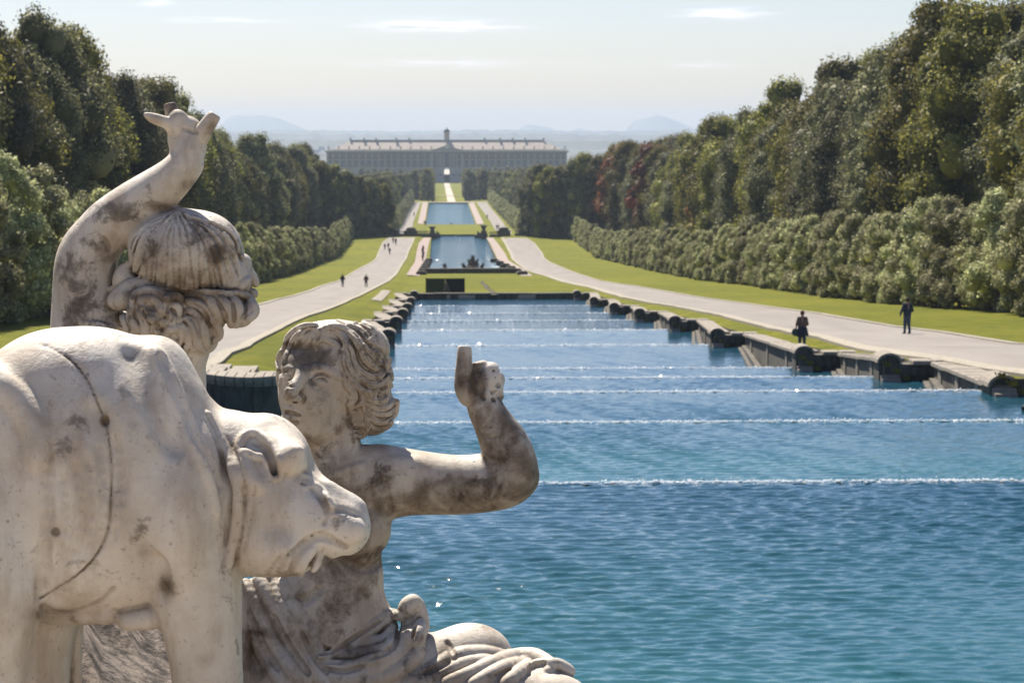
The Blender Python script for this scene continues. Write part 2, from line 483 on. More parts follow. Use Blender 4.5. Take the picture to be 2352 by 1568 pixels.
xs = sorted(set([-900, -600, -400, -250, -160, -110, -80, -60, -50, -40, -32, -26, -20, -16, -13, -10, -8, CX - 14.2, CX - 13.2, CX - 12.2, 0, 3, 7, 11,
                 CX + 12.2, CX + 13.2, CX + 14.2, 26, 32, 40, 50, 60, 80, 110, 160, 250, 400, 600, 900] + [h[i] for h in HOLES for i in (0, 1)]))
ys = set(float(y) for y in PY[:-1]) | set(h[i] for h in HOLES for i in (2, 3)) | {3200.0, 4500.0, 7000.0, 11000.0, 18000.0}
ys |= set(float(y) for y in range(10, 320, 10)) | set(float(y) for y in range(320, 1400, 40))
ys = sorted(ys)
V = [(x * (1 if y < 2600 else 1 + (y - 2600) / 1500), y, gz(x, y)) for y in ys for x in xs]
F = []
nx = len(xs)
for j in range(len(ys) - 1):
    for i in range(nx - 1):
        cx_, cy_ = (xs[i] + xs[i + 1]) / 2, (ys[j] + ys[j + 1]) / 2
        if any(h[0] < cx_ < h[1] and h[2] < cy_ < h[3] for h in HOLES): continue
        F.append((j * nx + i, j * nx + i + 1, (j + 1) * nx + i + 1, (j + 1) * nx + i))
lawn = obj('lawn', mesh('lawn', V, [f for f in F if V[f[2]][1] < 2500], M['grass'])); tag(lawn, kind='structure')
plain = obj('plain', mesh('plain', V, [f for f in F if V[f[2]][1] >= 2500], simple('plain_fields', (0.055, 0.065, 0.055), var=0.6, scale=0.004))); tag(plain, kind='structure')
# the beds the basins are cut into
V = []; F = []
for x0, x1, y0, y1 in HOLES:
    yy = [y for y in ys if y0 <= y <= y1]
    b = len(V)
    for y in yy:
        V += [(x0 - 0.4, y, gz(CX, y) - 4.2), (x1 + 0.4, y, gz(CX, y) - 4.2)]
    for k in range(len(yy) - 1): F.append((b + 2 * k, b + 2 * k + 1, b + 2 * k + 3, b + 2 * k + 2))
bed = obj('basin_bed', mesh('basin_bed', V, F, M['bed'])); tag(bed, kind='structure')

V = []; F = []
for x0, x1, y0, y1 in HOLES:
    yy = [y for y in ys if y0 <= y <= y1]; xx_ = [x for x in xs if x0 <= x <= x1]
    runs = [[(x0, y) for y in yy], [(x1, y) for y in yy[::-1]]]
    if y1 == 60: runs += [[(x, y1) for x in xx_ if x <= HOLES[1][0]], [(x, y1) for x in xx_ if x >= HOLES[1][1]]]
    elif y1 != 600: runs.append([(x, y1) for x in xx_])
    if y0 not in (60, 600): runs.append([(x, y0) for x in xx_[::-1]])
    for run in runs:
        b = len(V)
        for x, y in run: V += [(x, y, gz(x, y)), (x, y, gz(CX, y) - 4.2)]
        for k in range(len(run) - 1): F.append((b + 2 * k, b + 2 * k + 1, b + 2 * k + 3, b + 2 * k + 2))
lining = obj('basin_lining', mesh('basin_lining', V, F, M['wall'])); tag(lining, kind='structure')

def ysamp(y0, y1, step=8.0):
    s = {y0, y1} | {float(y) for y in ys if y0 < y < y1}
    y = y0
    while y < y1: s.add(y); y += step
    return sorted(s)
def strip(name, mat, left, right, off=0.03, kind='structure', nx_=5, thick=0.0):
    """sheet draped on the land between two edges, each a list of (y, x)"""
    y0 = max(left[0][0], right[0][0]); y1 = min(left[-1][0], right[-1][0])
    yy = ysamp(y0, y1)
    V = []; F = []
    for y in yy:
        jit = 0.04 * math.sin(y * .9) + 0.03 * math.sin(y * 2.3 + 1)
        a = jit + np.interp(y, [p[0] for p in left], [p[1] for p in left]); b = np.interp(y, [p[0] for p in right], [p[1] for p in right])
        for k in range(nx_ + 1):
            x = a + (b - a) * k / nx_
            V.append((x, y, gz(x, y) + off))
    n = nx_ + 1
    for j in range(len(yy) - 1):
        for k in range(nx_): F.append((j * n + k, j * n + k + 1, (j + 1) * n + k + 1, (j + 1) * n + k))
    if thick:
        b = len(V)
        V += [(x, y, z - thick) for x, y, z in V]
        for j in range(len(yy) - 1):
            F.append((j * n, (j + 1) * n, b + (j + 1) * n, b + j * n))
            F.append((j * n + nx_, b + j * n + nx_, b + (j + 1) * n + nx_, (j + 1) * n + nx_))
        F.append((0, b, b + nx_, nx_))
    o = obj(name, mesh(name, V, F, mat)); tag(o, kind=kind)
    return o
def edge(pts, ext=None):
    """view points -> (y, x) along the land"""
    e = [(g.y, g.x) for g in (ground(u, v) for u, v in pts)]
    e.sort()
    return e
def shift(e, dx): return [(y, x + dx) for y, x in e]

# right road: inner and outer edges read off the photograph
RI = [(30, 23.2)] + edge([(2352, 857), (2200, 832), (1900, 775), (1700, 733), (1560, 705), (1430, 680), (1330, 653), (1261, 634), (1214, 622), (1189, 603), (1176, 583), (1162, 558), (1155, 546)])
RO = [(30, 31.5)] + edge([(2352, 796), (2150, 766), (1900, 728), (1700, 698), (1560, 677), (1420, 654), (1330, 632), (1285, 614), (1259, 603), (1243, 583), (1224, 558), (1206, 547)])
LI = [(30, -9.2)] + edge([(470, 842), (560, 790), (640, 750), (730, 717), (800, 688), (860, 660), (904, 632), (912, 620), (923, 603), (933, 583), (946, 556), (949, 546)])
LO = [(30, -17.5)] + edge([(300, 800), (560, 712), (640, 690), (716, 670), (790, 642), (821, 622), (857, 603), (871, 583), (882, 556), (898, 546)])
road_r = strip('road', M['road'], RI, RO, 0.09, nx_=12)
road_l = strip('road', M['road'], LO, LI, 0.09, nx_=12)
for nm, e, dx in (('kerb', RI, -0.55), ('kerb', LI, 0.0)):
    strip(nm, M['edging'], shift(e, dx), shift(e, dx + 0.55), 0.13, thick=0.3, nx_=1)
for nm, e, dx in (('kerb', RO, 0.0), ('kerb', LO, -0.45)):
    strip(nm, M['edging'], shift(e, dx), shift(e, dx + 0.45), 0.16, thick=0.4, nx_=1)
# the roads beyond the terrace wall, past the long basin
R2I = edge([(1146, 538), (1128, 511), (1105, 480), (1095, 466)]); R2O = edge([(1177, 538), (1156, 511), (1129, 480), (1118, 466)])
L2I = edge([(941, 538), (949, 511), (961, 480), (966, 466)]); L2O = edge([(902, 538), (916, 511), (937, 480), (945, 466)])
strip('road', M['road'], R2I, R2O, 0.05); strip('road', M['road'], L2O, L2I, 0.05)
# pink gravel walks beside the basins
W2R = edge([(1224, 634), (1208, 622), (1176, 603), (1161, 583), (1144, 560), (1132, 546)]); W2Ri = edge([(1198, 634), (1160, 608), (1137, 583), (1126, 560), (1117, 546)])
W2L = edge([(931, 634), (952, 603), (956, 583), (961, 560), (973, 546)]); W2Li = edge([(964, 634), (975, 603), (980, 583), (985, 560), (989, 546)])
strip('path', M['pink'], W2Ri, W2R, 0.05, nx_=1); strip('path', M['pink'], W2L, W2Li, 0.05, nx_=1)
strip('path', M['pink'], [(1035, -10.0), (1336, -10.0)], [(1035, -6.8), (1336, -6.8)], 0.06, nx_=1)
strip('path', M['pink'], [(1035, 17.6), (1336, 17.6)], [(1035, 20.8), (1336, 20.8)], 0.06, nx_=1)
strip('path', M['dry'], [(1337, -24), (1358, -24)], [(1337, 36), (1358, 36)], 0.06, nx_=1)
strip('path', M['palestone'], [(1358, 5.2), (2240, 4.9)], [(1358, 10.2), (2240, 10.2)], 0.08, nx_=1)
for yy_ in (1560, 1960): strip('path', M['dry'], [(yy_, -14), (yy_ + 12, -14)], [(yy_, 29), (yy_ + 12, 29)], 0.10, nx_=1)
strip('path', M['coping'], [(235, XL - 4.0), (283, XL - 4.0)], [(175, XL - 2.9), (283, XL - 2.9)], 0.07, nx_=6)

# ---------------- water: one sheet per level
M['water1'] = mat_water('basin_water', (0.012, 0.054, 0.086), (0.024, 0.116, 0.116), [(12, 1.0), (22, 0.75), (32, 0.12), (36, 0.0), (36.5, 0.9), (44, 0.8), (50, 0.2), (51.5, 0.55), (60, 0.2), (90, 0.0), (300, 0.0)])
M['water_near'] = mat_water('basin_water_near', (0.012, 0.054, 0.086), (0.024, 0.116, 0.116), [(12, 1.0), (22, 0.75), (32, 0.12), (36, 0.0), (36.5, 0.9), (44, 0.8), (50, 0.2), (51.5, 0.55), (60, 0.2), (90, 0.0), (300, 0.0)], 0.16)
M['water2'] = mat_water('far_water', (0.012, 0.060, 0.095), (0.020, 0.10, 0.12), [(400, 0.5), (1400, 0.6)], 1.6)
M['water3'] = mat_water('calm_water', (0.05, 0.14, 0.18), (0.07, 0.17, 0.20), [(400, 0.5), (1400, 0.6)], 1.0)
def water(x0, x1, y0, y1, h, mat):
    nxx, nyy = 8, 4
    V = [(x0 + (x1 - x0) * i / nxx, y0 + (y1 - y0) * j / nyy, -h) for j in range(nyy + 1) for i in range(nxx + 1)]
    F = [(j * (nxx + 1) + i, j * (nxx + 1) + i + 1, (j + 1) * (nxx + 1) + i + 1, (j + 1) * (nxx + 1) + i) for j in range(nyy) for i in range(nxx)]
    o = obj('water', mesh('water', V, F, mat)); tag(o, kind='structure'); return o
M['weir'] = mat_stone('wet_weir_stone', (0.05, 0.06, 0.05), (0.09, 0.10, 0.08), (0.02, 0.02, 0.02), 0.5, 2.0)
wg = np.random.default_rng(4)
NW = 44
w_len = 0.11 * (0.38 / 0.11) ** (wg.random(NW) ** 1.2)
w_dir = wg.normal(0, 0.24, NW) + np.where(wg.random(NW) < .12, math.pi * .45, 0)
w_k = 2 * math.pi / w_len
w_amp = w_len * 0.0080 * wg.uniform(.6, 1.4, NW) * np.where(w_len > .9, .55, 1.0)
w_ph = wg.uniform(0, 6.28, NW)
def wave_sheet(x0, x1, y0, y1, h, mat, step, calm=1.0):
    xx = np.linspace(x0, x1, int((x1 - x0) / (step * 1.35)) + 1); yy = np.linspace(y0, y1, int((y1 - y0) / step) + 1)
    X, Y = np.meshgrid(xx, yy)
    Z = np.zeros_like(X)
    patch = 0.82 + 0.38 * np.sin(X * .31 + 1.3 * np.sin(Y * .17)) * np.sin(Y * .42 + .9 * np.sin(X * .23))
    for k in range(NW):
        ph = w_k[k] * (X * math.sin(w_dir[k]) + Y * math.cos(w_dir[k])) + w_ph[k] + 0.8 * np.sin(X * .5 + k) 
        s_ = np.sin(ph)
        Z += w_amp[k] * (s_ + 0.22 * (1 - np.cos(2 * ph)) * .5)
    Z *= calm * patch
    Vv = np.stack([X, Y, Z - h], -1).reshape(-1, 3)
    nxx = len(xx); ii = np.arange((len(yy) - 1) * nxx).reshape(-1, nxx)[:, :-1].ravel()
    Q = np.stack([ii, ii + 1, ii + nxx + 1, ii + nxx], 1)
    o = obj('water', mesh_np('water', Vv, Q, mat, smooth=True)); tag(o, kind='structure'); return o
prev = 14.0
lev = [h for _, h in WEIRS] + [H_END1]
dd = [d for d, _ in WEIRS] + [END1]
for i, (d, h) in enumerate(zip(dd, lev)):
    wide = d < 60
    x0, x1 = (CX - 14.4, CX + 17) if wide else (XL - 1.9, XR + 1.9)
    if i == 0: water(x0, x1, -11.9, 17.0, h + .02, M['water1']); wave_sheet(-5.0, 11.5, 17.0, d + .12, h, M['water_near'], 0.034); wave_sheet(CX - 14.4, -5.0, 17.0, d + .12, h, M['water_near'], 0.08); wave_sheet(11.5, CX + 17, 17.0, d + .12, h, M['water_near'], 0.08)
    elif i == 1: wave_sheet(CX - 14.4, CX + 17, prev, d + .12, h, M['water_near'], 0.07)
    elif i == 2:
        wave_sheet(CX - 14.4, CX + 17, prev, 60.0, h, M['water_near'], 0.10); wave_sheet(XL - 1.9, XR + 1.9, 60.0, d + .12, h, M['water_near'], 0.10)
    elif d < 170: wave_sheet(XL - 1.9, XR + 1.9, prev, d + .12, h, M['water_near'], 0.0016 * d, 1.0)
    else: water(x0, x1, prev, d, h, M['water1'])
    prev = d
for d, h, y0 in ((480, 30.3, 441), (520, 32.0, 480), (560, 33.7, 520), (600, 35.2, 560), (757, 36.45, 600)):
    water(*( (-3.4, 16.8) if d <= 600 else (-2.6, 15.6)), y0, d, h, M['water2'])
water(-6.2, 17.0, 1036, 1336, 44.9, M['water3'])
# ================================================================ basin walls, piers, weir lips, terrace
WL = np.random.default_rng(8)
def zt(y): return gz(CX, y)
def slab_run(b_wall, pts, top0, top1, bot, w, side, nseg, t, piece, mat, lift=0.0, capw=0.95, caph=0.16):
    """coping stones laid end to end from pts[0] to pts[1]; each stone is a part of its own"""
    (x0, y0), (x1, y1) = pts
    L = math.hypot(x1 - x0, y1 - y0); a = math.atan2(y1 - y0, x1 - x0)
    for i in range(nseg):
        f0, f1 = i / nseg, (i + 1) / nseg
        xa, ya, xb, yb = x0 + (x1 - x0) * f0, y0 + (y1 - y0) * f0, x0 + (x1 - x0) * f1, y0 + (y1 - y0) * f1
        za, zb = top0 + (top1 - top0) * f0, top0 + (top1 - top0) * f1
        g_ = 0.025
        dx, dy = (xb - xa) / (L / nseg) * g_, (yb - ya) / (L / nseg) * g_
        nx_, ny_ = -(y1 - y0) / L * capw / 2, (x1 - x0) / L * capw / 2
        j = WL.uniform(-.015, .015)
        lo = [(xa + dx - nx_, ya + dy - ny_, za + j - caph), (xb - dx - nx_, yb - dy - ny_, zb + j - caph), (xb - dx + nx_, yb - dy + ny_, zb + j - caph), (xa + dx + nx_, ya + dy + ny_, za + j - caph)]
        mi = [(p[0], p[1], p[2] + caph * .75) for p in lo]
        c = [((p[0] - (xa + xb) / 2) * .93 + (xa + xb) / 2, (p[1] - (ya + yb) / 2) * .93 + (ya + yb) / 2, p[2] + caph) for p in lo]
        q = MB().add(lo + mi + c, [(3, 2, 1, 0), (0, 1, 5, 4), (1, 2, 6, 5), (2, 3, 7, 6), (3, 0, 4, 7), (4, 5, 9, 8), (5, 6, 10, 9), (6, 7, 11, 10), (7, 4, 8, 11), (8, 9, 10, 11)])
        q.build(piece, mat, t)
def wallbox(mb, x0, y0, x1, y1, top0, top1, bot, th):
    L = math.hypot(x1 - x0, y1 - y0) or 1; nx_, ny_ = -(y1 - y0) / L * th / 2, (x1 - x0) / L * th / 2
    V = [(x0 - nx_, y0 - ny_, bot), (x1 - nx_, y1 - ny_, bot), (x1 + nx_, y1 + ny_, bot), (x0 + nx_, y0 + ny_, bot),
         (x0 - nx_, y0 - ny_, top0), (x1 - nx_, y1 - ny_, top1), (x1 + nx_, y1 + ny_, top1), (x0 + nx_, y0 + ny_, top0)]
    mb.add(V, [(3, 2, 1, 0), (4, 5, 6, 7), (0, 1, 5, 4), (1, 2, 6, 5), (2, 3, 7, 6), (3, 0, 4, 7)])
ORD = ['nearest', 'second', 'third', 'fourth', 'fifth', 'sixth', 'seventh', 'eighth', 'ninth']
def scroll_pier(t, x, y, side, zw, ztop):
    """rounded pier closing a wall: body, arched coping, raised panel, foot mouldings at the water"""
    w2, d2 = 0.40, 0.55
    arch = [(w2 * math.cos(a_), .30 * math.sin(a_)) for a_ in np.linspace(0, math.pi, 9)]
    body = MB().prism([(x - w2, zw - 1.2), (x + w2, zw - 1.2)] + [(x + p, ztop - .42 + q) for p, q in arch], 1, y - d2, y + d2)
    o = body.build('pier', M['wall'], t)
    arch2 = [((w2 + .1) * math.cos(a_), .38 * math.sin(a_)) for a_ in np.linspace(0, math.pi, 11)]
    arch1 = [((w2 + .002) * math.cos(a_), .295 * math.sin(a_)) for a_ in np.linspace(math.pi, 0, 11)]
    V = []; n = 11
    for yy in (y - d2 - .1, y + d2 + .1):
        V += [(x + p, yy, ztop - .40 + q) for p, q in arch2] + [(x + p, yy, ztop - .40 + q) for p, q in arch1[::-1]]
    F = []
    for k in range(n - 1):
        F += [(k, k + 1, k + 2 * n + 1, k + 2 * n), (n + k + 1, n + k, 3 * n + k, 3 * n + k + 1), (k + 1, k, n + k, n + k + 1), (2 * n + k, 2 * n + k + 1, 3 * n + k + 1, 3 * n + k)]
    F += [(0, 2 * n, 3 * n, n), (n - 1, 2 * n - 1, 4 * n - 1, 3 * n - 1)]
    obj('pier_coping', mesh('pier_coping', V, F, M['coping']), o)
    MB().box((x, y - d2 - .02, (zw + ztop - .5) / 2 + .12), (w2 * 1.3, .06, max(ztop - zw - .75, .2))).build('panel', M['coping'], o)
    MB().tube([(x - w2 * .9, y - d2 - .18, zw + .10), (x + w2 * .9, y - d2 - .18, zw + .10)], .15, 8).tube([(x - w2 * .9, y - d2 - .40, zw + .0), (x + w2 * .9, y - d2 - .40, zw + .0)], .12, 8).build('foot_moulding', M['coping'], o)
def tuft_mesh(name, seed, n, h, spread, mat):
    g = np.random.default_rng(seed); mb = MB()
    for k in range(n):
        x, y = g.normal(0, spread, 2); a = g.uniform(0, 6.28); l = h * g.uniform(.5, 1.1); w_ = .02 + .03 * h
        ex, ey = x + math.cos(a) * l * .5, y + math.sin(a) * l * .5
        mb.add([(x - w_, y, -.05), (x + w_, y, -.05), ((x + ex) / 2, (y + ey) / 2, l * .7), (ex, ey, l * .55)], [(0, 1, 2), (1, 3, 2)])
    return mesh(name, mb.v, mb.f, mat)
M['weed'] = simple('yellow_weeds', (0.20, 0.17, 0.03), var=0.4, scale=8)
TUFT = tuft_mesh('weed_tuft', 2, 26, .34, .12, M['weed'])
def segment(i, side, d0, h0, d1, h1):
    """one bay of the basin wall from the weir at d0 to the weir at d1, water level h1"""
    xin = CX + side * 10.4; xout = CX + side * 12.35
    ye = d1 - 1.2
    t0 = zt(d0) + .10; t1 = zt(ye) + .10
    where = 'right' if side > 0 else 'left'
    t = thing('basin_wall', '%s bay of dark stone wall stepping down along the %s side of the long basin' % (ORD[i], where), 'wall', (0, 0, 0), 0, 'stepped walls of the long basin')
    mb = MB()
    wallbox(mb, xin + side * .25, d0 + .6, xout, ye, t0 - .15, t1 - .15, -h1 - 1.2, .7)
    wallbox(mb, xout + side * .34, ye + .35, xin - side * .3, ye + .35, t1 - .15, t1 - .13, -h1 - 1.2, .7)
    mb.build('wall', M['wall'], t)
    L = ye - d0
    n = max(3, int(L / 2.2)) if d1 < 120 else max(3, int(L / 4.5))
    slab_run(None, [(xin + side * .30, d0 + .7), (xout + side * .05, ye - .35)], t0, t1, 0, 0, side, n, t, 'coping_stone', M['coping'], capw=1.15)
    slab_run(None, [(xout + side * .5, ye + .35), (xin + side * .75, ye + .35)], t1 + .02, t1 + .03, 0, 0, side, 2, t, 'coping_stone', M['coping'], capw=1.0)
    # ledge at the water line along the raking part
    mb = MB(); wallbox(mb, xin - side * .15, d0 + .8 + L * .25, xout - side * .45, ye - .3, -h1 + .28 + (h1 - h0) * 0, -h1 + .16, -h1 - .5, .3)
    wallbox(mb, xin - side * .42, d0 + .8 + L * .35, xout - side * .72, ye - .3, -h1 + .14, -h1 + .06, -h1 - .5, .22)
    mb.build('ledge', M['wall'], t)
    # pilaster strips on the raking face and on the cross wall
    for k in range(3):
        f = (k + .5) / 3; x = xin + side * .25 + (xout - xin - side * .25) * f; y = d0 + .6 + (ye - d0 - .6) * f
        MB().box((x - side * .38, y, (-h1 + t0 + (t1 - t0) * f) / 2), (.08, .5, max(t0 + (t1 - t0) * f + h1 - .3, .3))).build('pilaster_strip', M['coping'], t)
    MB().box(((xin + xout) / 2, ye - .03, -h1 + .36), (abs(xout - xin) - .5, .07, .34)).build('sunk_panel', M['wall'], t)
    scroll_pier(t, xin - side * .1, d1 - .55, side, -h1, t1 + .32)
    for k in range(3 if d1 < 200 else 1):
        q = obj('weed_tuft', TUFT, t, (xin + side * (.5 - .35 * k), ye - .35 + .1 * k, -h1 + .1 + .25 * k)); s_ = WL.uniform(.35, .7); q.scale = (s_, s_, s_ * 1.3)
seq = list(zip([60.0] + [w_[0] for w_ in WEIRS if w_[0] > 60], [8.2] + [w_[1] for w_ in WEIRS if w_[0] > 60]))
# WEIRS bays
bays = [(60.5, 6.8, 68.7, 8.2), (68.7, 8.2, 86.0, 9.7), (86.0, 9.7, 106.0, 11.5), (106.0, 11.5, 139.0, 13.6), (139.0, 13.6, 164.0, 14.9), (164.0, 14.9, 193.0, 16.7), (193.0, 16.7, 221.0, 18.4), (221.0, 18.4, 250.0, 19.95), (250.0, 19.95, 280.5, 21.55)]
for i, (a0, b0, a1, b1) in enumerate(bays):
    for side in (1, -1): segment(i, side, a0, b0, a1, b1)

# ---------------- the weirs: a sill of stone blocks, with water breaking white over it
def weir(i, d, h, hn):
    x0, x1 = (CX - 14.4, CX + 17) if d < 60 else (CX - 10.9, CX + 10.9)
    t = thing('weir', '%s weir from the viewer with white water breaking along its sill' % ORD[i], 'weir', (0, d, -h), 0, 'weirs across the long basin')
    n = 14
    me = mesh('sill_stone', *(lambda q: (q.v, q.f))(MB().box((0, 0, -.55), ((x1 - x0) / n - .03, .5, 1.06))), M['weir'])
    for k in range(n): obj('sill_stone', me, t, (x0 + (x1 - x0) * (k + .5) / n, 0.16, -.16 + WL.uniform(-.012, .012)))
    # falling sheet
    nx_ = int((x1 - x0) / .12); V = []; F = []
    xx = np.linspace(x0, x1, nx_ + 1)
    ph = WL.uniform(0, 6.28)
    for r, (dy, dz) in enumerate(((-.10, .0), (.12, .012), (.30, -.05), (.42, -.35), (.47, -(hn - h) - .02))):
        for x in xx: V.append((x, dy + .02 * math.sin(x * 7 + ph) + WL.normal(0, .012), dz + (0.012 * math.sin(x * 11 + ph) + WL.normal(0, .010) if r < 4 else 0)))
    for r in range(4):
        for k in range(nx_): F.append((r * (nx_ + 1) + k, r * (nx_ + 1) + k + 1, (r + 1) * (nx_ + 1) + k + 1, (r + 1) * (nx_ + 1) + k))
    obj('falling_water', mesh('falling_water', V, F, M['water_near'], True), t)
    # the broken white water: a ragged sunlit ribbon on the sill and flecks thrown up from it
    V = []; Q = []; n_ = int((x1 - x0) / max(.05, d * .0011)); dx = (x1 - x0) / n_
    wd = (.11 if d < 60 else .18 if d < 120 else .34)
    for k in range(n_):
        x = x0 + dx * k; a_ = math.sin(x * 2.1 + ph) * math.sin(x * .57 + i) + .55 * math.sin(x * 6.3 + 2 * ph)
        w_ = wd * (.78 + .22 * a_) * WL.uniform(.5, 1.25)
        if w_ < wd * .24: continue
        y0 = .02 + WL.normal(0, .035) - w_ * .35; z = .022 + WL.uniform(0, .02)
        b = len(V); V += [(x - dx * .1, y0, z), (x + dx * 1.1, y0 + WL.normal(0, .02), z + WL.normal(0, .008)), (x + dx * 1.1, y0 + w_, z + .012 + WL.normal(0, .01)), (x - dx * .1, y0 + w_, z + .012)]
        Q.append((b, b + 1, b + 2, b + 3))
    s = min(max(d * 0.00042, .013), .06)
    for k in range(int((x1 - x0) / (s * 1.1))):
        x = x0 + (x1 - x0) * WL.random()
        if WL.random() > .55 + .45 * math.sin(x * 2.1 + ph) * math.sin(x * .57 + i): continue
        r = s * WL.uniform(.4, 1.1); y = WL.normal(.1, .14); z = .02 + abs(WL.normal(0, .7)) * s; b = len(V)
        t1, t2 = WL.normal(0, .5), WL.normal(0, .5)
        V += [(x - r, y - r * .6, z - r * t1), (x + r, y - r * .6, z + r * t1), (x + r * .8, y + r, z + r * t2 + r * .3), (x - r * .8, y + r, z + r * .3)]
        Q.append((b, b + 1, b + 2, b + 3))
    tag(obj('foam', mesh_np('foam', V, Q, M['foam'], False), t), kind='stuff')
for i, (d, h) in enumerate(WEIRS):
    hn = WEIRS[i + 1][1] if i + 1 < len(WEIRS) else H_END1
    if i < len(ORD) + 1: 
        ORD.append('farthest') if len(ORD) == 9 else None
        weir(i, d, h, hn)

# ---------------- end wall of the long basin
t = thing('end_wall', 'long dark wall closing the far end of the long basin', 'wall', (0, END1, 0))
mb = MB(); wallbox(mb, XL - 2, END1 + .4, XR + 2, END1 + .4, zt(282) - .08, zt(282) - .08, -H_END1 - 1, .9); mb.build('wall', M['wall'], t, (0, -END1, 0))
slab = MB().box((0, 0, 0), (1.9, 1.3, .16)); sme = mesh('coping_stone', slab.v, slab.f, M['wall'])
for k in range(12): obj('coping_stone', sme, t, (XL - 1.2 + (XR - XL + 2.4) * (k + .5) / 12, .4, zt(282) + WL.uniform(-.02, .02)))
for u in (1072, 1210, 1030):
    p = ray(u, 685); x = p.x / p.y * END1
    w_ = 2.2 if u != 1030 else .5
    MB().box((x, -.25, -H_END1 + .35), (w_, .5, .35)).box((x, -.42, -H_END1 + .16), (w_ * .9, .3, .2)).build('spout_block', M['palestone'], t)

# near left: curved retaining wall of the first basin
t = thing('basin_wall', 'curved dark wall with pale moulded coping between the seated boy and the lawn', 'wall', (0, 0, 0), 0, None)
cpts = []
for k in range(13):
    f = k / 12; u = 760 + (1190 - 760) * f; v = 866 + 10 * (1 - math.sin(math.pi * min(f * 1.1 + .18, 1)))
    cpts.append((u, v))
DW = 58.6
def cw(u, v, d, dz=0.0):
    p = ray(u, v); return (p.x / p.y * d, d, p.z / p.y * d + dz)
mb = MB(); V = []; F = []; xs_ = []
for k, (u, v) in enumerate(cpts):
    u_ = 440 + (u - 760) * .62
    d = DW - 2.2 * math.sin(math.pi * k / 12)
    top = cw(u_, 0, d)[0], d, -6.66 + .12 * math.sin(math.pi * (k / 12) * .9)
    xs_.append(top)
for x, y, z in xs_: V += [(x, y, -9.4), (x, y, z), (x, y + 1.0, z), (x, y + 1.0, -9.4)]
for k in range(12):
    a_ = 4 * k
    F += [(a_, a_ + 4, a_ + 5, a_ + 1), (a_ + 1, a_ + 5, a_ + 6, a_ + 2), (a_ + 2, a_ + 6, a_ + 7, a_ + 3)]
obj('wall', mesh('wall', V, F, M['wall']), t)
for k in range(12):
    (x0, y0, z0), (x1, y1, z1) = xs_[k], xs_[k + 1]
    mb = MB()
    for lo, hi, a_, b_ in ((.0, .10, -.10, .9), (.10, .26, -.2, 1.0)):
        e = .012
        mb.add([(x0 + e, y0 + a_, z0 + lo), (x1 - e, y1 + a_, z1 + lo), (x1 - e, y1 + b_, z1 + lo), (x0 + e, y0 + b_, z0 + lo), (x0 + e, y0 + a_, z0 + hi), (x1 - e, y1 + a_, z1 + hi), (x1 - e, y1 + b_, z1 + hi), (x0 + e, y0 + b_, z0 + hi)],
               [(3, 2, 1, 0), (4, 5, 6, 7), (0, 1, 5, 4), (1, 2, 6, 5), (2, 3, 7, 6), (3, 0, 4, 7)])
    mb.build('coping_stone', M['coping'], t)

# pale broken stone paving and steps between that wall and the lawn
t = thing('stone_paving', 'pale worn paving slabs sloping up behind the curved wall', 'paving', (0, 0, 0))
for k in range(21):
    x = -7.5 + (k % 3) * .86 + WL.uniform(-.04, .04); y = 62.0 + (k // 3) * 2.1
    MB().box((x, y, gz(x, y) - .08 + WL.uniform(0, .05)), (.84, 2.0, .3), WL.uniform(-.03, .03)).build('paving_slab', M['coping'], t)

# side walk: low blocks stepping down on the left of the basin
for k in range(0):
    y = 205 + k * 28
    t = MB().box((0, 0, .22), (.45, 3.6, .36)).box((0, 1.9, .12), (.6, .5, .3)).build('step_block', M['coping'], None, (XL - 4.9, y, gz(XL - 4.9, y)))
    tag(t, 'low weathered stone block edging the pink walk left of the basin', 'stone block', 'edging blocks of the pink walk')

# ---------------- second basin: piers down both sides, near wall, terrace wall
def pier2(x, y, side):
    z = gz(x, y); t = thing('basin_pier', 'squat dark stone pier beside the second basin, one of a stepping row on the %s' % ('right' if side > 0 else 'left'), 'pier', (x, y, z), 0, 'piers right of the second basin' if side > 0 else 'piers left of the second basin')
    MB().box((0, 0, -1.1), (1.9, 1.6, 2.6)).build('pier', M['wall'], t); MB().box((0, 0, .32), (2.1, 1.9, .25)).prism([(-1.0, .45), (1.0, .45), (.7, .75), (-.7, .75)], 1, -.8, .8).build('coping_stone', M['wall'], t)
for k in range(6):
    f = k / 5; y = 446 + 148 * f
    for side, (ua, ub) in ((-1, (968, 985)), (1, (1200, 1135))):
        g_ = edge([(ua + (ub - ua) * f, 631 - 31 * f)])[0]
        pier2(g_[1], g_[0], side)
t = thing('near_wall', 'low dark wall along the near side of the second basin', 'wall', (CX, 440.2, 0))
xa = edge([(975, 634)])[0][1]; xb = edge([(1196, 634)])[0][1]
MB().box(((xa + xb) / 2 - CX, 0, gz(CX, 440) - .7), (xb - xa, 1.0, 3.0)).build('wall', M['wall'], t)
for k in range(8): MB().box((xa - CX + (xb - xa) * (k + .5) / 8, 0, gz(CX, 440) + .9), ((xb - xa) / 8 - .06, 1.3, .25)).build('coping_stone', M['wall'], t)
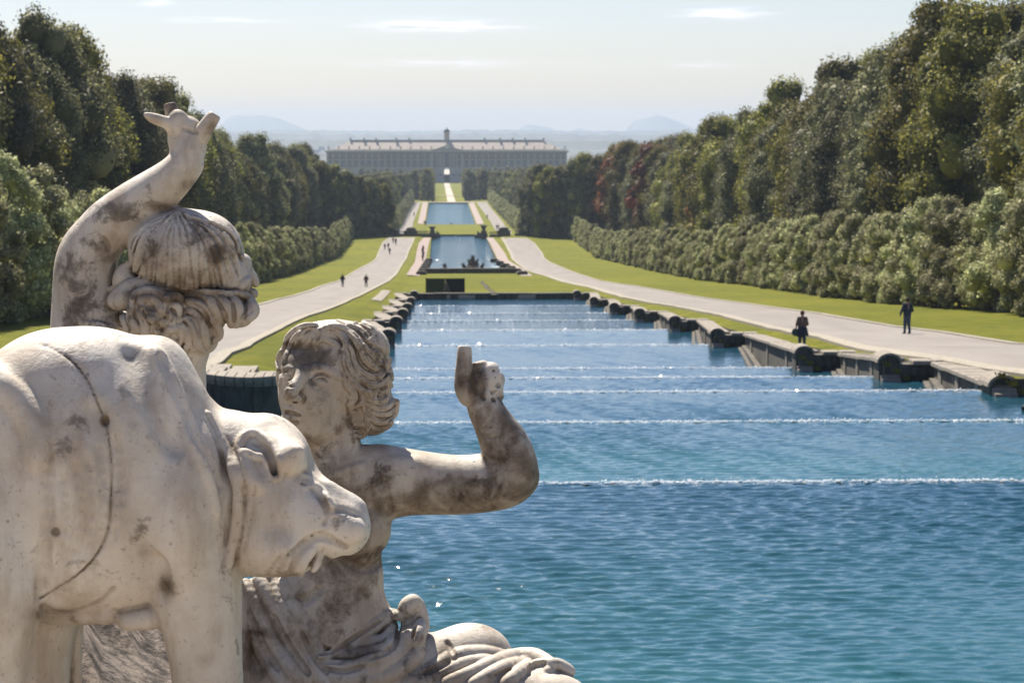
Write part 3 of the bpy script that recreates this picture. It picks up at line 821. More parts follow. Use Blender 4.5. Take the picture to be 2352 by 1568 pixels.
# terrace wall across the end, between the two roads and beyond
def tw(u0, u1, label):
    D = 737.5; x0, x1 = ray(u0, 545).x / ray(u0, 545).y * D, ray(u1, 545).x / ray(u1, 545).y * D
    zt_, zb_ = gz(x0, D) + 1.7, gz(x0, D)
    t = thing('terrace_wall', label, 'wall', ((x0 + x1) / 2, D, zb_ - .5))
    L = x1 - x0; H = zt_ - zb_
    MB().box((0, 0, .4), (L, 1.0, 1.6)).build('plinth', M['wall'], t)
    n = max(3, int(L / .55)); bal = mesh('baluster', *(lambda q: (q.v, q.f))(MB().lathe([(.12, 0), (.2, .25), (.1, .6), (.14, .8)], n=6)), M['wall'])
    for k in range(n): obj('baluster', bal, t, (-L / 2 + L * (k + .5) / n, 0, 1.2))
    MB().box((0, 0, 2.1), (L, .7, .22)).build('handrail', M['wall'], t)
def hz0(v, y): return ray(1024, v).z / ray(1024, v).y * y
tw(949, 984, 'balustraded terrace wall left of the second basin'); tw(1124, 1154, 'balustraded terrace wall right of the second basin')
tw(900, 930, 'balustrade stub at the head of the left road'); tw(1182, 1215, 'balustrade stub at the head of the right road')
mb = MB(); wallbox(mb, -3.2, 757.6, 16.4, 757.6, hz0(540.5, 757), hz0(540.5, 757), -39, .8)
t = thing('cascade_sill', 'thin stone sill at the far end of the second basin', 'wall', (0, 0, 0)); mb.build('wall', M['wall'], t)
# ================================================================ trees
def lumps(g, n, shape):
    """centres and radii of the leafy masses making up a crown; shape(g) returns one point in the unit crown"""
    return [shape(g) for _ in range(n)]
def crown_mesh(name, mat, seed, hgt, rad, nl, nleaf, leaf, low=0.05, tuft=0.0, square=0.5, core=0.80):
    """a crown of many leafy masses: leaf-sized faces through each mass plus an inner body of twigs and leaves"""
    g = np.random.default_rng(seed)
    C = []; Rr = []
    for i in range(nl):
        z = g.uniform(low, 0.97)
        prof = (1 - abs(2 * z - 0.85) ** 3.2) if z > .43 else 1.0
        prof = max(prof, 0.12) ** 0.5
        a = g.uniform(0, 2 * math.pi); q = rad * prof * (0.62 + 0.22 * g.random()) * (1.0 if i % 5 else 0.3)
        r = rad * g.uniform(0.22, 0.42) * (1.0 if z < .75 else 0.8)
        C.append((q * math.cos(a), q * math.sin(a), z * hgt * 0.96)); Rr.append(r)
    C = np.array(C); Rr = np.array(Rr)
    w_ = Rr ** 2; w_ = w_ / w_.sum()
    idx = g.choice(nl, nleaf, p=w_)
    d = g.normal(size=(nleaf, 3)); d /= np.linalg.norm(d, axis=1)[:, None]
    flip = d[:, 2] < -0.25; d[flip, 2] *= -0.6
    rr = Rr[idx] * (0.70 + 0.42 * g.random(nleaf) ** 1.2 + 0.30 * (g.random(nleaf) < .07) * g.random(nleaf))
    Pn = C[idx] + d * rr[:, None] * np.array([1, 1, 1.25])
    # drop faces buried deep inside other masses
    deep = np.zeros(nleaf, bool)
    for k in range(nl):
        q = (Pn - C[k]) / np.array([1, 1, 1.25]); deep |= (np.einsum('ij,ij->i', q, q) < (Rr[k] * 0.62) ** 2)
    Pn, d = Pn[~deep], d[~deep]
    n = len(Pn)
    nor = d + g.normal(0, 0.65, (n, 3)); nor /= np.linalg.norm(nor, axis=1)[:, None]
    up = g.normal(size=(n, 3))
    a = np.cross(nor, up); a /= np.linalg.norm(a, axis=1)[:, None]; b = np.cross(nor, a)
    s = leaf * g.uniform(0.55, 1.35, n)[:, None]
    V = np.stack([Pn - a * s * .5, Pn - b * s * .28 + nor * s * .08, Pn + a * s * .5, Pn + b * s * .28 + nor * s * .08], 1).reshape(-1, 3)
    Q = np.arange(4 * n).reshape(-1, 4)
    # inner body
    sv = []; sq = []
    ico = [(math.cos(2 * math.pi * k / 8) * math.cos(e), math.sin(2 * math.pi * k / 8) * math.cos(e), math.sin(e)) for e in (-1.2, -.6, 0, .6, 1.2) for k in range(8)]
    base = len(V); parts = [V]; qs = [Q]
    for k in range(nl):
        jj = g.uniform(.85, 1.1, (40, 1))
        vv = C[k] + np.array(ico) * jj * Rr[k] * core * np.array([1, 1, 1.25])
        qq = [(r * 8 + c, r * 8 + (c + 1) % 8, (r + 1) * 8 + (c + 1) % 8, (r + 1) * 8 + c) for r in range(4) for c in range(8)] + [(32, 33, 34, 35), (32, 35, 36, 39), (36, 37, 38, 39), (3, 2, 1, 0), (7, 4, 3, 0), (7, 6, 5, 4)]
        parts.append(vv); qs.append(np.array(qq) + base); base += 40
    # the middle column of the crown, so that it is not hollow
    return mesh_np(name, np.concatenate(parts), np.concatenate(qs), mat)
def trunk_mesh(name, h, r):
    b = MB().tube([(0, 0, -.6), (.05 * r, 0, h * .2), (.3 * r, .2 * r, h * .5), (0, .3 * r, h * .8)], [r * 1.35, r, r * .75, r * .3], 8)
    for k in range(5):
        a = k * 1.3; z = h * (.3 + .1 * k)
        b.tube([(0, 0, z), (math.cos(a) * h * .09, math.sin(a) * h * .09, z + h * .1), (math.cos(a) * h * .13, math.sin(a) * h * .13, z + h * .2)], [r * .4, r * .28, r * .12], 5)
    return mesh(name, b.v, b.f, M['bark'])
OAK = [crown_mesh('crown', M['oak' if k % 3 else 'oak_green'], 20 + k, 32, 7.2, 130, 50000, 0.43, low=0.02, core=0.66) for k in range(5)]
HEDGE = [crown_mesh('crown', M['hedge'], 50 + k, 9.0, 2.15, 52, 15000, 0.21, low=0.05, core=0.66) for k in range(5)]
RUST = crown_mesh('crown', M['rust'], 77, 24, 6, 50, 5000, 0.6, low=0.3)
OAKT = trunk_mesh('trunk', 28, .55); HEDT = trunk_mesh('trunk', 8, .16)
tg = np.random.default_rng(3)
ORDN = ['first', 'second', 'third', 'fourth', 'fifth', 'sixth', 'seventh', 'eighth', 'ninth', 'tenth', 'eleventh', 'twelfth']
CNT = {}
def tree(kind, x, y, sc, label, cat, group, name, sz=1.0):
    z = gz(x, y) - 0.1
    CNT[group] = CNT.get(group, 0) + 1
    if CNT[group] <= 12 and 'nearer' in label: label = label.replace('nearer ', '') + ', ' + ORDN[CNT[group] - 1] + ' in its row from the viewer'
    elif CNT[group] <= 12 and 'row' in label: label = label + ', ' + ORDN[CNT[group] - 1] + ' from its near end'
    t = thing(name, label, cat, (x, y, z), tg.uniform(0, 6.28), group)
    t.scale = (sc * tg.uniform(.92, 1.08), sc * tg.uniform(.92, 1.08), sc * sz)
    obj('crown', kind[int(tg.integers(len(kind)))], t); obj('trunk', OAKT if kind is OAK or kind[0] is RUST else HEDT, t)
    return t
XHL, XHR = CX - 36.4, CX + 36.6
def row(side, y0, y1, step, h0, h1, xo, label, group):
    y = y0
    while y < y1:
        f = (y - y0) / (y1 - y0)
        h = h0 + (h1 - h0) * f
        tree(HEDGE, xo + tg.uniform(-.5, .5), y, h / 9.4 * tg.uniform(.88, 1.08), label, 'tree', group, 'hedge_tree')
        y += step * tg.uniform(.88, 1.12)
row('r', 148, 340, 4.2, 10.3, 9.0, XHR + .6, 'rounded grey green tree of the near right hedge row', 'near hedge trees right of the road')
row('r', 340, 752, 4.9, 9.0, 7.6, XHR + .2, 'small rounded grey green tree in the receding right hedge row', 'far hedge trees right of the road')
row('l', 128, 300, 4.2, 11.8, 9.6, XHL - .6, 'bushy grey green tree in the near left hedge row', 'near hedge trees left of the road')
row('l', 300, 752, 4.9, 9.4, 8.0, XHL - .3, 'small rounded grey green tree in the receding left hedge row', 'far hedge trees left of the road')
def hedge2(pts, label, group):
    e = edge(pts)
    y = e[0][0]
    while y < e[-1][0]:
        x = np.interp(y, [p[0] for p in e], [p[1] for p in e])
        tree(HEDGE, x, y, tg.uniform(.86, 1.0), label, 'tree', group, 'hedge_tree'); y += 9.5
hedge2([(1205, 541), (1172, 511), (1140, 480), (1126, 464)], 'pale clipped tree right of the road beside the far basin', 'hedge trees right of the far basin')
hedge2([(905, 530), (921, 505), (936, 480), (945, 464)], 'pale clipped tree left of the road beside the far basin', 'hedge trees left of the far basin')

def forest(x0, y0, y1, step, label, group, h=31.0, side=1, rows=2):
    for r in range(rows):
        y = y0 + r * step * .5
        while y < y1:
            x = x0 + side * (r * 10.5) + tg.uniform(-2, 2)
            tree(OAK, x, y, (h + r * 1.5) / 32 * tg.uniform(.84, 1.08), label, 'tree', group, 'holm_oak')
            y += step * tg.uniform(.85, 1.15)
forest(CX + 53, 185, 400, 10.5, 'tall dark holm oak of the nearer right wood', 'tall oaks of the near right wood', h=33.6)
forest(CX + 53, 400, 780, 12.5, 'tall dark holm oak of the farther right wood', 'tall oaks of the far right wood')
forest(CX - 53, 180, 400, 10.5, 'tall dark holm oak of the nearer left wood', 'tall oaks of the near left wood', h=31.2, side=-1)
forest(CX - 53, 400, 780, 12.5, 'tall dark holm oak of the farther left wood', 'tall oaks of the far left wood', h=29.6, side=-1)
# the clipped blocks of oak that close in on the terrace, and the woods beyond
def clump(pts, label, group, name='holm_oak'):
    for u, v, top in pts:
        p = ground(u, v); h = (hz_(top, p.y) - p.z)
        tree(OAK, p.x, p.y, 1.0, label, 'tree', group, name).scale = (max(h / 32, .42) * 1.0, max(h / 32, .42) * 1.0, h / 32)
def hz_(v, y): return ray(1024, v).z / ray(1024, v).y * y
clump([(1222, 541, 382), (1240, 543, 372), (1262, 545, 378), (1288, 546, 375), (1312, 546, 360), (1340, 546, 345), (1375, 547, 350)], 'dark oak at the inner corner of the right wood by the terrace', 'oaks closing in right of the terrace')
clump([(880, 540, 418), (862, 541, 412), (845, 542, 405), (822, 543, 398), (795, 544, 385), (765, 545, 372), (735, 546, 365)], 'dark oak at the inner corner of the left wood by the terrace', 'oaks closing in left of the terrace')
a = []; b = []
for k in range(15):
    f = k / 14
    a.append((1236 - 108 * f, 520 - 62 * f, 395 - 4 * f)); b.append((872 + 70 * f, 520 - 62 * f, 402 - 6 * f))
    if k % 2: a.append((1270 - 100 * f, 512 - 60 * f, 390 - 4 * f)); b.append((840 + 60 * f, 512 - 60 * f, 398 - 8 * f))
clump(a, 'hazy oak of the wood right of the far basin', 'oaks right of the far basin')
clump(b, 'hazy oak of the wood left of the far basin', 'oaks left of the far basin')
a = []; b = []
for k in range(9):
    f = k / 8
    a.append((1079 - 12 * f, 461 - 40 * f, 388 - 2 * f)); b.append((980 + 12 * f, 461 - 40 * f, 384 + 2 * f))
    a.append((1110 - 25 * f, 459 - 40 * f, 386 - 1 * f)); b.append((950 + 22 * f, 459 - 40 * f, 388 - 1 * f))
for k in range(9):
    f = k / 8
    a.append((1110 + 110 * f, 428 - 4 * (k % 2), 381 - 3 * f + 4 * (k % 2))); b.append((950 - 120 * f, 428 - 4 * (k % 2), 388 - 6 * f + 3 * (k % 2)))
clump(a, 'distant bluish oak on the right side of the palace lawn', 'oaks right of the palace lawn')
clump(b, 'distant bluish oak on the left side of the palace lawn', 'oaks left of the palace lawn')
for x, y, s in ((CX + 50, 690, 1.26), (CX + 51, 600, 1.28), (CX + 49.5, 470, .85)):
    tree([RUST], x, y, s, 'rust coloured tree standing out of the green right wood', 'tree', 'rusty trees in the right wood', 'rusty_tree')
# ================================================================ air, far plain, mountains, palace
def haze():
    m = bpy.data.materials.new('haze'); m.use_nodes = True
    nt = m.node_tree
    for n in list(nt.nodes): nt.nodes.remove(n)
    o = nt.nodes.new('ShaderNodeOutputMaterial'); v = nt.nodes.new('ShaderNodeVolumePrincipled')
    v.inputs['Color'].default_value = (0.64, 0.765, 0.91, 1)
    v.inputs['Density'].default_value = 0.000085
    v.inputs['Anisotropy'].default_value = 0.1
    nt.links.new(v.outputs[0], o.inputs['Volume'])
    bld = MB().box((0, 8800, 22.0), (24000, 18400, 196.0))
    h = bld.build('haze', m); tag(h, kind='stuff')
haze()

M['far_wood'] = simple('far_woods', (0.050, 0.060, 0.055), var=0.5, scale=0.008, bumps=0.0)
M['mountain'] = simple('mountain', (0.10, 0.11, 0.09), var=0.3, scale=0.002)
def ridge(name, y, x0, x1, base, hts, mat, step, depth, jag):
    n = int((x1 - x0) / step); V = []; F = []
    g = np.random.default_rng(int(y))
    xx = np.linspace(x0, x1, n + 1)
    hh = np.interp(xx, [a for a, b in hts], [b for a, b in hts])
    hh = hh + g.normal(0, jag, n + 1) + jag * 1.5 * np.sin(xx / (step * 7)) 
    rows = [(-1.0, 0.0), (-0.5, 0.55), (-0.15, 0.9), (0.0, 1.0), (0.6, 0.7), (1.0, 0.0)]
    for r, (dy, f) in enumerate(rows):
        for i in range(n + 1):
            V.append((xx[i], y + dy * depth + g.normal(0, depth * 0.04) * (jag > .1), base + max(hh[i] - base, 0) * f + (g.normal(0, jag * 0.5) if 0 < f < 1 else 0)))
    for r in range(len(rows) - 1):
        for i in range(n): F.append((r * (n + 1) + i, r * (n + 1) + i + 1, (r + 1) * (n + 1) + i + 1, (r + 1) * (n + 1) + i))
    o = obj(name, mesh(name, V, F, mat, True)); return tag(o, kind='structure')
def hx(u, y): return ray(u, 300).x / ray(u, 300).y * y
def hz(v, y): return ray(1024, v).z / ray(1024, v).y * y
YM = 17300
def mount(pts, y=YM):
    return ridge('mountain', y, hx(pts[0][0], y), hx(pts[-1][0], y), hz(306, y) - 20, [(hx(u, y), hz(v, y)) for u, v in pts], M['mountain'], 30, 500, .05)
mount([(500, 303), (525, 270), (545, 264), (565, 267), (600, 264), (640, 272), (680, 288), (712, 303)])
mount([(1440, 303), (1455, 277), (1480, 273), (1505, 265), (1530, 269), (1550, 277), (1580, 289), (1612, 303)])
mount([(1188, 303), (1200, 291), (1212, 285), (1230, 289), (1262, 293), (1290, 303)])
mount([(1306, 303), (1330, 293), (1352, 303)])
YR = 12500
ridge('hills', YR, -6000, 6000, -62, [(-6000, hz(302, YR)), (6000, hz(298, YR))], M['far_wood'], 26, 520, 2.4)
ridge('hills', 8800, -4800, 4800, -62, [(-4800, hz(312, 8800)), (0, hz(308, 8800)), (4800, hz(310, 8800))], M['far_wood'], 20, 260, 2.0)
ridge('hills', 6200, -3600, 3600, -62, [(-3600, hz(326, 6200)), (0, hz(322, 6200)), (3600, hz(322, 6200))], M['far_wood'], 14, 140, 1.6)

ridge('hills', 4300, -2600, 2600, -62, [(-2600, -50), (0, -49), (2600, -50)], M['far_wood'], 9, 90, 2.2)
ridge('hills', 3100, -2000, 2000, -62, [(-2000, -50), (0, -52), (2000, -50)], M['far_wood'], 7, 60, 2.2)

# ---------------- houses of the town on the plain
M['house'] = simple('white_plaster', (0.62, 0.60, 0.56), var=0.08)
M['tile'] = simple('roof_tiles', (0.40, 0.335, 0.275), var=0.2, scale=0.3)
M['dark'] = simple('dark_opening', (0.03, 0.035, 0.04))
g = np.random.default_rng(11)
spots = []
for k in range(70):
    left = k % 2 == 0
    u = g.uniform(655, 748) if left else g.uniform(1305, 1600)
    v = g.uniform(326, 356) if left else g.uniform(309, 334)
    spots.append((u, v))
spots += [(1440, 322), (1470, 322), (1420, 319)]
hp = None
for k, (u, v) in enumerate(spots):
    d = -60.0 / ray(u, v).z
    p = ray(u, v) * d
    if p.y > 7000: p = p * (7000 / p.y)
    wx, wy, wz = g.uniform(10, 34), g.uniform(10, 18), g.uniform(6, 13)
    t = thing('town_house', 'pale town house among trees on the plain beyond the palace', 'house', (p.x, p.y, -62), g.uniform(-.4, .4), 'houses on the far plain')
    MB().box((0, 0, wz / 2), (wx, wy, wz)).build('wall', M['house'], t)
    MB().prism([(-wx / 2 - .5, wz), (wx / 2 + .5, wz), (wx / 2 - 2, wz + 2.6), (-wx / 2 + 2, wz + 2.6)], 1, -wy / 2 - .5, wy / 2 + .5).build('roof', M['tile'] if k % 3 else M['house'], t)

# ---------------- the palace: long facade across the end of the avenue
M['pal_wall'] = simple('palace_brick', (0.15, 0.115, 0.10), var=0.1, scale=0.2)
M['pal_stone'] = simple('palace_stone', (0.34, 0.32, 0.30), var=0.12, scale=0.15)
M['pal_glass'] = simple('palace_shutters', (0.10, 0.115, 0.13), var=0.2)
def palace():
    D0 = 2250.0
    gl, gr = ray(750, 360), ray(1302, 360)
    xl, xr = gl.x / gl.y * D0, gr.x / gr.y * D0
    W = xr - xl; cx0 = (xl + xr) / 2
    base = gz(0, D0)
    t = thing('palace', 'long royal palace with terracotta roof and domed lantern closing the avenue', 'palace', (cx0, D0, base))
    ct = hz(353, D0) - base        # cornice height
    H = hz(350, D0) - base; D = 42
    # storeys: rusticated base up to zb, giant pilasters to cornice
    zb = hz(386, D0) - base
    aw, ah = 2.8, hz(389, D0) - base + 1.5         # the arch through the middle
    wl_ = MB()
    wl_.box((-(W / 4 + aw / 2), D / 2, H / 2), (W / 2 - aw, D, H))
    wl_.box(((W / 4 + aw / 2), D / 2, H / 2), (W / 2 - aw, D, H))
    wl_.box((0, D / 2, ah + (H - ah) / 2), (2 * aw, D - .01, H - ah))
    wl_.build('wall', M['pal_wall'], t)
    MB().box((0, D * .4, ah * .27), (2 * aw - .05, .5, ah * .54)).build('arch_panel', M['dark'], t)  # plain dark panel across the lower part of the arch
    MB().prism([(-aw, ah + .01), (-aw, ah - aw * .9)] + [(-aw * math.cos(a_), ah - aw * .9 + aw * .88 * math.sin(a_)) for a_ in np.linspace(0, math.pi / 2, 6)], 1, .1, D - .1).prism([(aw, ah + .01), (aw, ah - aw * .9)] + [(aw * math.cos(a_), ah - aw * .9 + aw * .88 * math.sin(a_)) for a_ in np.linspace(0, math.pi / 2, 6)], 1, .1, D - .1).build('arch', M['pal_stone'], t)
    bs = MB()
    for s in (-1, 1): bs.box((s * (W / 4 + aw / 2), -.4, zb / 2), (W / 2 - aw, .8, zb))
    bs.box((0, -.4, (ah + zb) / 2 + .2), (2 * aw, .8, max(zb - ah, .5)))
    bs.build('plinth', M['pal_stone'], t)
    MB().box((0, -.9, zb + .5), (W + 1.5, 1.8, 1.0)).build('string_course', M['pal_stone'], t)
    MB().box((0, D / 2, H + .9), (W + 3.5, D + 3.5, 1.8)).build('cornice', M['pal_stone'], t)
    bal = MB()
    bal.box((0, -.2, H + 3.0), (W + 1, .5, .3))
    for i in range(160): bal.box((-W / 2 + W * (i + .5) / 160, -.2, H + 2.3), (.5, .4, 1.1))
    bal.build('balustrade', M['pal_stone'], t)
    nb = 36
    pil = MB().box((0, 0, 0), (1.5, 1.0, H - zb - 2.4)); pil.box((0, -.1, (H - zb - 2.4) / 2 - .6), (2.1, 1.3, 1.2)); pil.box((0, -.1, -(H - zb - 2.4) / 2 + .4), (2.0, 1.3, .8))
    pme = mesh('pilaster', pil.v, pil.f, M['pal_stone'])
    wfr = MB(); wfr.box((0, 0, -2.5), (3.0, .3, .35)); wfr.box((-1.35, 0, 0), (.35, .3, 5)); wfr.box((1.35, 0, 0), (.35, .3, 5)); wfr.prism([(-1.9, 2.5), (1.9, 2.5), (1.7, 3.0), (0, 3.8), (-1.7, 3.0)], 1, -.35, .15)
    wme = mesh('window', wfr.v, wfr.f, M['pal_stone']); gme = mesh('pane', *(lambda q: (q.v, q.f))(MB().box((0, .05, 0), (2.4, .12, 4.7))), M['pal_glass'])
    w2 = MB(); w2.box((0, 0, -1.1), (2.6, .3, .3)); w2.box((-1.2, 0, 0), (.3, .3, 2.2)); w2.box((1.2, 0, 0), (.3, .3, 2.2)); w2.box((0, 0, 1.2), (2.8, .4, .3))
    w2m = mesh('small_window', w2.v, w2.f, M['pal_stone']); g2m = mesh('small_pane', *(lambda q: (q.v, q.f))(MB().box((0, .05, 0), (2.1, .12, 2.1))), M['pal_glass'])
    rows = [(zb + 5.6, wme, gme), (zb + 14.2, wme, gme), (H - 2.6, w2m, g2m), (zb * .52, w2m, g2m)]
    bw = W / (nb + 1)
    for i in range(nb + 2):
        x = -W / 2 + i * bw
        if i <= nb + 1 and abs(x) > 3: obj('pilaster', pme, t, (min(max(x, -W / 2 + 1), W / 2 - 1), -.45, zb + 1.1 + (H - zb - 2.4) / 2))
        if i <= nb:
            xc = x + bw / 2
            for z, fm, gm in rows:
                if abs(xc) < bw * .4 and z < zb + 20: continue
                f = obj('window', fm, t, (xc, -.15 if z > zb else -1.0, z)); gme_o = obj('pane', gm, f)
    # central bay: great arched window, pediment, portal
    cb = MB(); 
    for s in (-1, 1):
        for xx_, ww_ in ((15, 2.2), (6.6, 1.8)): MB().box((s * xx_, -.9, (H + zb) / 2 - .5), (ww_, 1.6, H - zb - 1.4)).build('column', M['pal_stone'], t)
    for s in ():
        cb.box((s * 15, -.9, (H + zb) / 2 - .5), (2.2, 1.6, H - zb - 1.4)); cb.box((s * 6.6, -.9, (H + zb) / 2 - .5), (1.8, 1.6, H - zb - 1.4))
    pass
    nich = [(3.4 * math.cos(a), 3.4 * math.sin(a)) for a in np.linspace(0, math.pi, 10)]
    MB().prism([(-3.4, -12), (3.4, -12)] + nich, 1, -.35, -.05).build('niche', M['pal_glass'], t, (0, 0, zb + 15.5))
    MB().prism([(-17, H + 1.8), (17, H + 1.8), (0, hz(334, D0) - base)], 1, -1.4, 6).build('pediment', M['pal_stone'], t)
    MB().lathe([(2.4, -.15), (2.4, .15)], n=18).build('clock_face', M['house'], t, (0, -1.6, H + 6.0)).rotation_euler = (R(90), 0, 0)
    for s in (-1, 1): 
        q = MB().box((s * 30, -1.1, 4.0), (3.4, .5, 8)); q.build('portal', M['dark'], t)
    # roof: hipped tile planes between dark chimneys and dividing parapets
    rz0, rz1 = H + 2.2, hz(323.5, D0 + 18) - base
    xa, xb = W / 2 - 4, W / 2 - 24
    rf = MB().add([(-xa, 4, rz0), (xa, 4, rz0), (xa, D - 4, rz0), (-xa, D - 4, rz0), (-xb, 18, rz1), (xb, 18, rz1), (xb, D - 18, rz1), (-xb, D - 18, rz1)],
                  [(0, 1, 5, 4), (1, 2, 6, 5), (2, 3, 7, 6), (3, 0, 4, 7), (4, 5, 6, 7)])
    rf = rf.build('roof', M['tile'], t)
    MB().box((0, 18, rz1 + .5), (2 * xb + 2, 1.0, 1.0)).build('ridge_cap', M['pal_stone'], rf)
    me_c = mesh('chimney', *(lambda q: (q.v, q.f))(MB().box((0, 0, 0), (1.6, 2.2, 3.6)).box((0, 0, 2.0), (2.2, 2.8, .5))), M['pal_stone'])
    gg = np.random.default_rng(5)
    for i in range(13):
        x = -W / 2 + 12 + (W - 24) * (i + gg.uniform(.2, .8)) / 13
        if abs(x) > 18:
            obj('chimney', me_c, rf, (x, 18 + gg.uniform(-1, 1), rz1 + .6))
            if i % 2: MB().add([(x - .5, 4.5, rz0 + .4), (x + .5, 4.5, rz0 + .4), (x + .5, 18, rz1 + .4), (x - .5, 18, rz1 + .4), (x - .5, 4.5, rz0 - 1), (x + .5, 4.5, rz0 - 1), (x + .5, 18, rz1 - 1), (x - .5, 18, rz1 - 1)], [(0, 1, 2, 3), (0, 4, 5, 1), (1, 5, 6, 2), (3, 2, 6, 7), (0, 3, 7, 4)]).build('fire_wall', M['pal_stone'], rf)
    for i in range(24):   # figures and vases standing along the parapet
        x = -W / 2 + 2 + (W - 4) * i / 23
        obj('parapet_ornament', bpy.data.meshes.get('parapet_ornament') or mesh('parapet_ornament', *(lambda q: (q.v, q.f))(MB().lathe([(.7, 0), (.7, 1.0), (.35, 1.1), (.8, 2.2), (.5, 3.0), (.25, 3.2)], n=8)), M['pal_stone']), t, (x, -.2, H + 3.1))
    # lantern
    la = MB().lathe([(3.2, 0), (3.2, 1.2), (2.7, 1.3), (2.7, 9.5), (3.1, 9.6), (3.1, 10.4)], n=16).build('lantern', M['tile'], t, (0, 20, rz1 - 1.5))
    MB().lathe([(3.2, 10.4), (3.0, 11.6), (2.2, 12.8), (.9, 13.6), (.35, 13.8), (.3, 15.4)], n=16).build('dome', M['pal_glass'], la)
    return t
palace()
# the avenue runs on behind the arch
strip('road', M['palestone'], [(2300, 3.0), (4400, -30)], [(2300, 12.0), (4400, 44)], 0.3, nx_=1)
# ================================================================ carving: solids as distance fields, meshed by surface nets
class Clay:
    """a block of clay seen from the camera; u, v are view units (2352 x 1568), z is depth behind the reference plane in the same units"""
    def __init__(s, dref, u0, u1, v0, v1, z0, z1, vox):
        s.d = dref; s.s = dref / FP; s.h = vox
        c = [s.C(u, v, z) for u in (u0, u1) for v in (v0, v1) for z in (z0, z1)]
        lo = np.min(c, 0); hi = np.max(c, 0)
        s.lo = lo; n = np.ceil((hi - lo) / vox).astype(int) + 1
        s.n = n
        s.F = np.full(n, 0.05, np.float32)
        s.ax = [(lo[i] + vox * np.arange(n[i])).astype(np.float32) for i in range(3)]
    def C(s, u, v, z=0.0):
        d = s.d + z * s.s
        return np.array([(u - 1176) / FP * d, (784 - v) / FP * d, -d])
    def box(s, lo, hi, pad):
        sl = []
        for i in range(3):
            a = int(np.floor((lo[i] - pad - s.lo[i]) / s.h)); b = int(np.ceil((hi[i] + pad - s.lo[i]) / s.h)) + 1
            a = max(a, 0); b = min(b, s.n[i])
            if a >= b: return None, None
            sl.append(slice(a, b))
        return tuple(sl), (s.ax[0][sl[0]][:, None, None], s.ax[1][sl[1]][None, :, None], s.ax[2][sl[2]][None, None, :])
    def mix(s, sl, f, k, op):
        A = s.F[sl]
        if op == 'sub': f = -f
        if op == 'sub':
            if k > 0:
                h = np.maximum(k - np.abs(A - f), 0) / k
                s.F[sl] = np.maximum(A, f) + h * h * k * .25
            else: s.F[sl] = np.maximum(A, f)
        else:
            if k > 0:
                h = np.maximum(k - np.abs(A - f), 0) / k
                s.F[sl] = np.minimum(A, f) - h * h * k * .25
            else: s.F[sl] = np.minimum(A, f)
    def ell(s, c, r, k=12, rot=0.0, yaw=0.0, op='add'):
        """ellipsoid: c (u,v,z), r in view units, rot: turn in the picture plane (deg, counter-clockwise), yaw: turn about the upright"""
        c = s.C(*c); r = np.array(r, float) * s.s * (-c[2] / s.d); k *= s.s
        a = R(rot); y = R(yaw)
        Rz = np.array([[math.cos(a), -math.sin(a), 0], [math.sin(a), math.cos(a), 0], [0, 0, 1]])
        Ry = np.array([[math.cos(y), 0, math.sin(y)], [0, 1, 0], [-math.sin(y), 0, math.cos(y)]])
        Q = Rz @ Ry
        ext = np.sqrt(((Q * r) ** 2).sum(1))
        sl, g = s.box(c - ext, c + ext, k + s.h * 2)
        if sl is None: return
        p = [g[i] - c[i] for i in range(3)]
        q = [(Q[0, i] * p[0] + Q[1, i] * p[1] + Q[2, i] * p[2]) for i in range(3)]
        k0 = np.sqrt((q[0] / r[0]) ** 2 + (q[1] / r[1]) ** 2 + (q[2] / r[2]) ** 2)
        k1 = np.sqrt((q[0] / r[0] ** 2) ** 2 + (q[1] / r[1] ** 2) ** 2 + (q[2] / r[2] ** 2) ** 2) + 1e-9
        s.mix(sl, (k0 * (k0 - 1) / k1).astype(np.float32), k, op)
    def cone3(s, a, ra, b, rb, k, op='add', flat=1.0):
        rm = max(ra, rb)
        sl, g = s.box(np.minimum(a, b) - rm, np.maximum(a, b) + rm, k + s.h * 2)
        if sl is None: return
        ab = b - a; L = float(ab @ ab) + 1e-12
        p = [g[i] - a[i] for i in range(3)]
        t = np.clip((p[0] * ab[0] + p[1] * ab[1] + p[2] * ab[2]) / L, 0, 1)
        d = np.sqrt((p[0] - t * ab[0]) ** 2 + (p[1] - t * ab[1]) ** 2 + ((p[2] - t * ab[2]) * flat) ** 2) - (ra + (rb - ra) * t)
        s.mix(sl, d.astype(np.float32), k, op)
    def limb(s, pts, k=14, op='add', sub=4):
        """rounded limb through (u, v, z, r)"""
        q = spline(pts, sub)
        for i in range(len(q) - 1):
            a, b = q[i], q[i + 1]
            s.cone3(s.C(*a[:3]), a[3] * s.s, s.C(*b[:3]), b[3] * s.s, k * s.s, op)
    def hit(s, u, v):
        """depth z of the carved surface seen at (u, v), or None"""
        r = s.C(u, v, 0); r = r / -r[2]
        z0, z1 = -s.ax[2][-1], -s.ax[2][0]
        t = np.arange(z0, z1, s.h * .5)
        p = r[None, :] * t[:, None]
        idx = np.rint((p - s.lo) / s.h).astype(int)
        ok = ((idx >= 0) & (idx < s.n)).all(1)
        f = np.full(len(t), 1.0, np.float32)
        f[ok] = s.F[idx[ok, 0], idx[ok, 1], idx[ok, 2]]
        w_ = np.nonzero(f < 0)[0]
        if len(w_) == 0: return None
        return (t[w_[0]] - s.d) / s.s
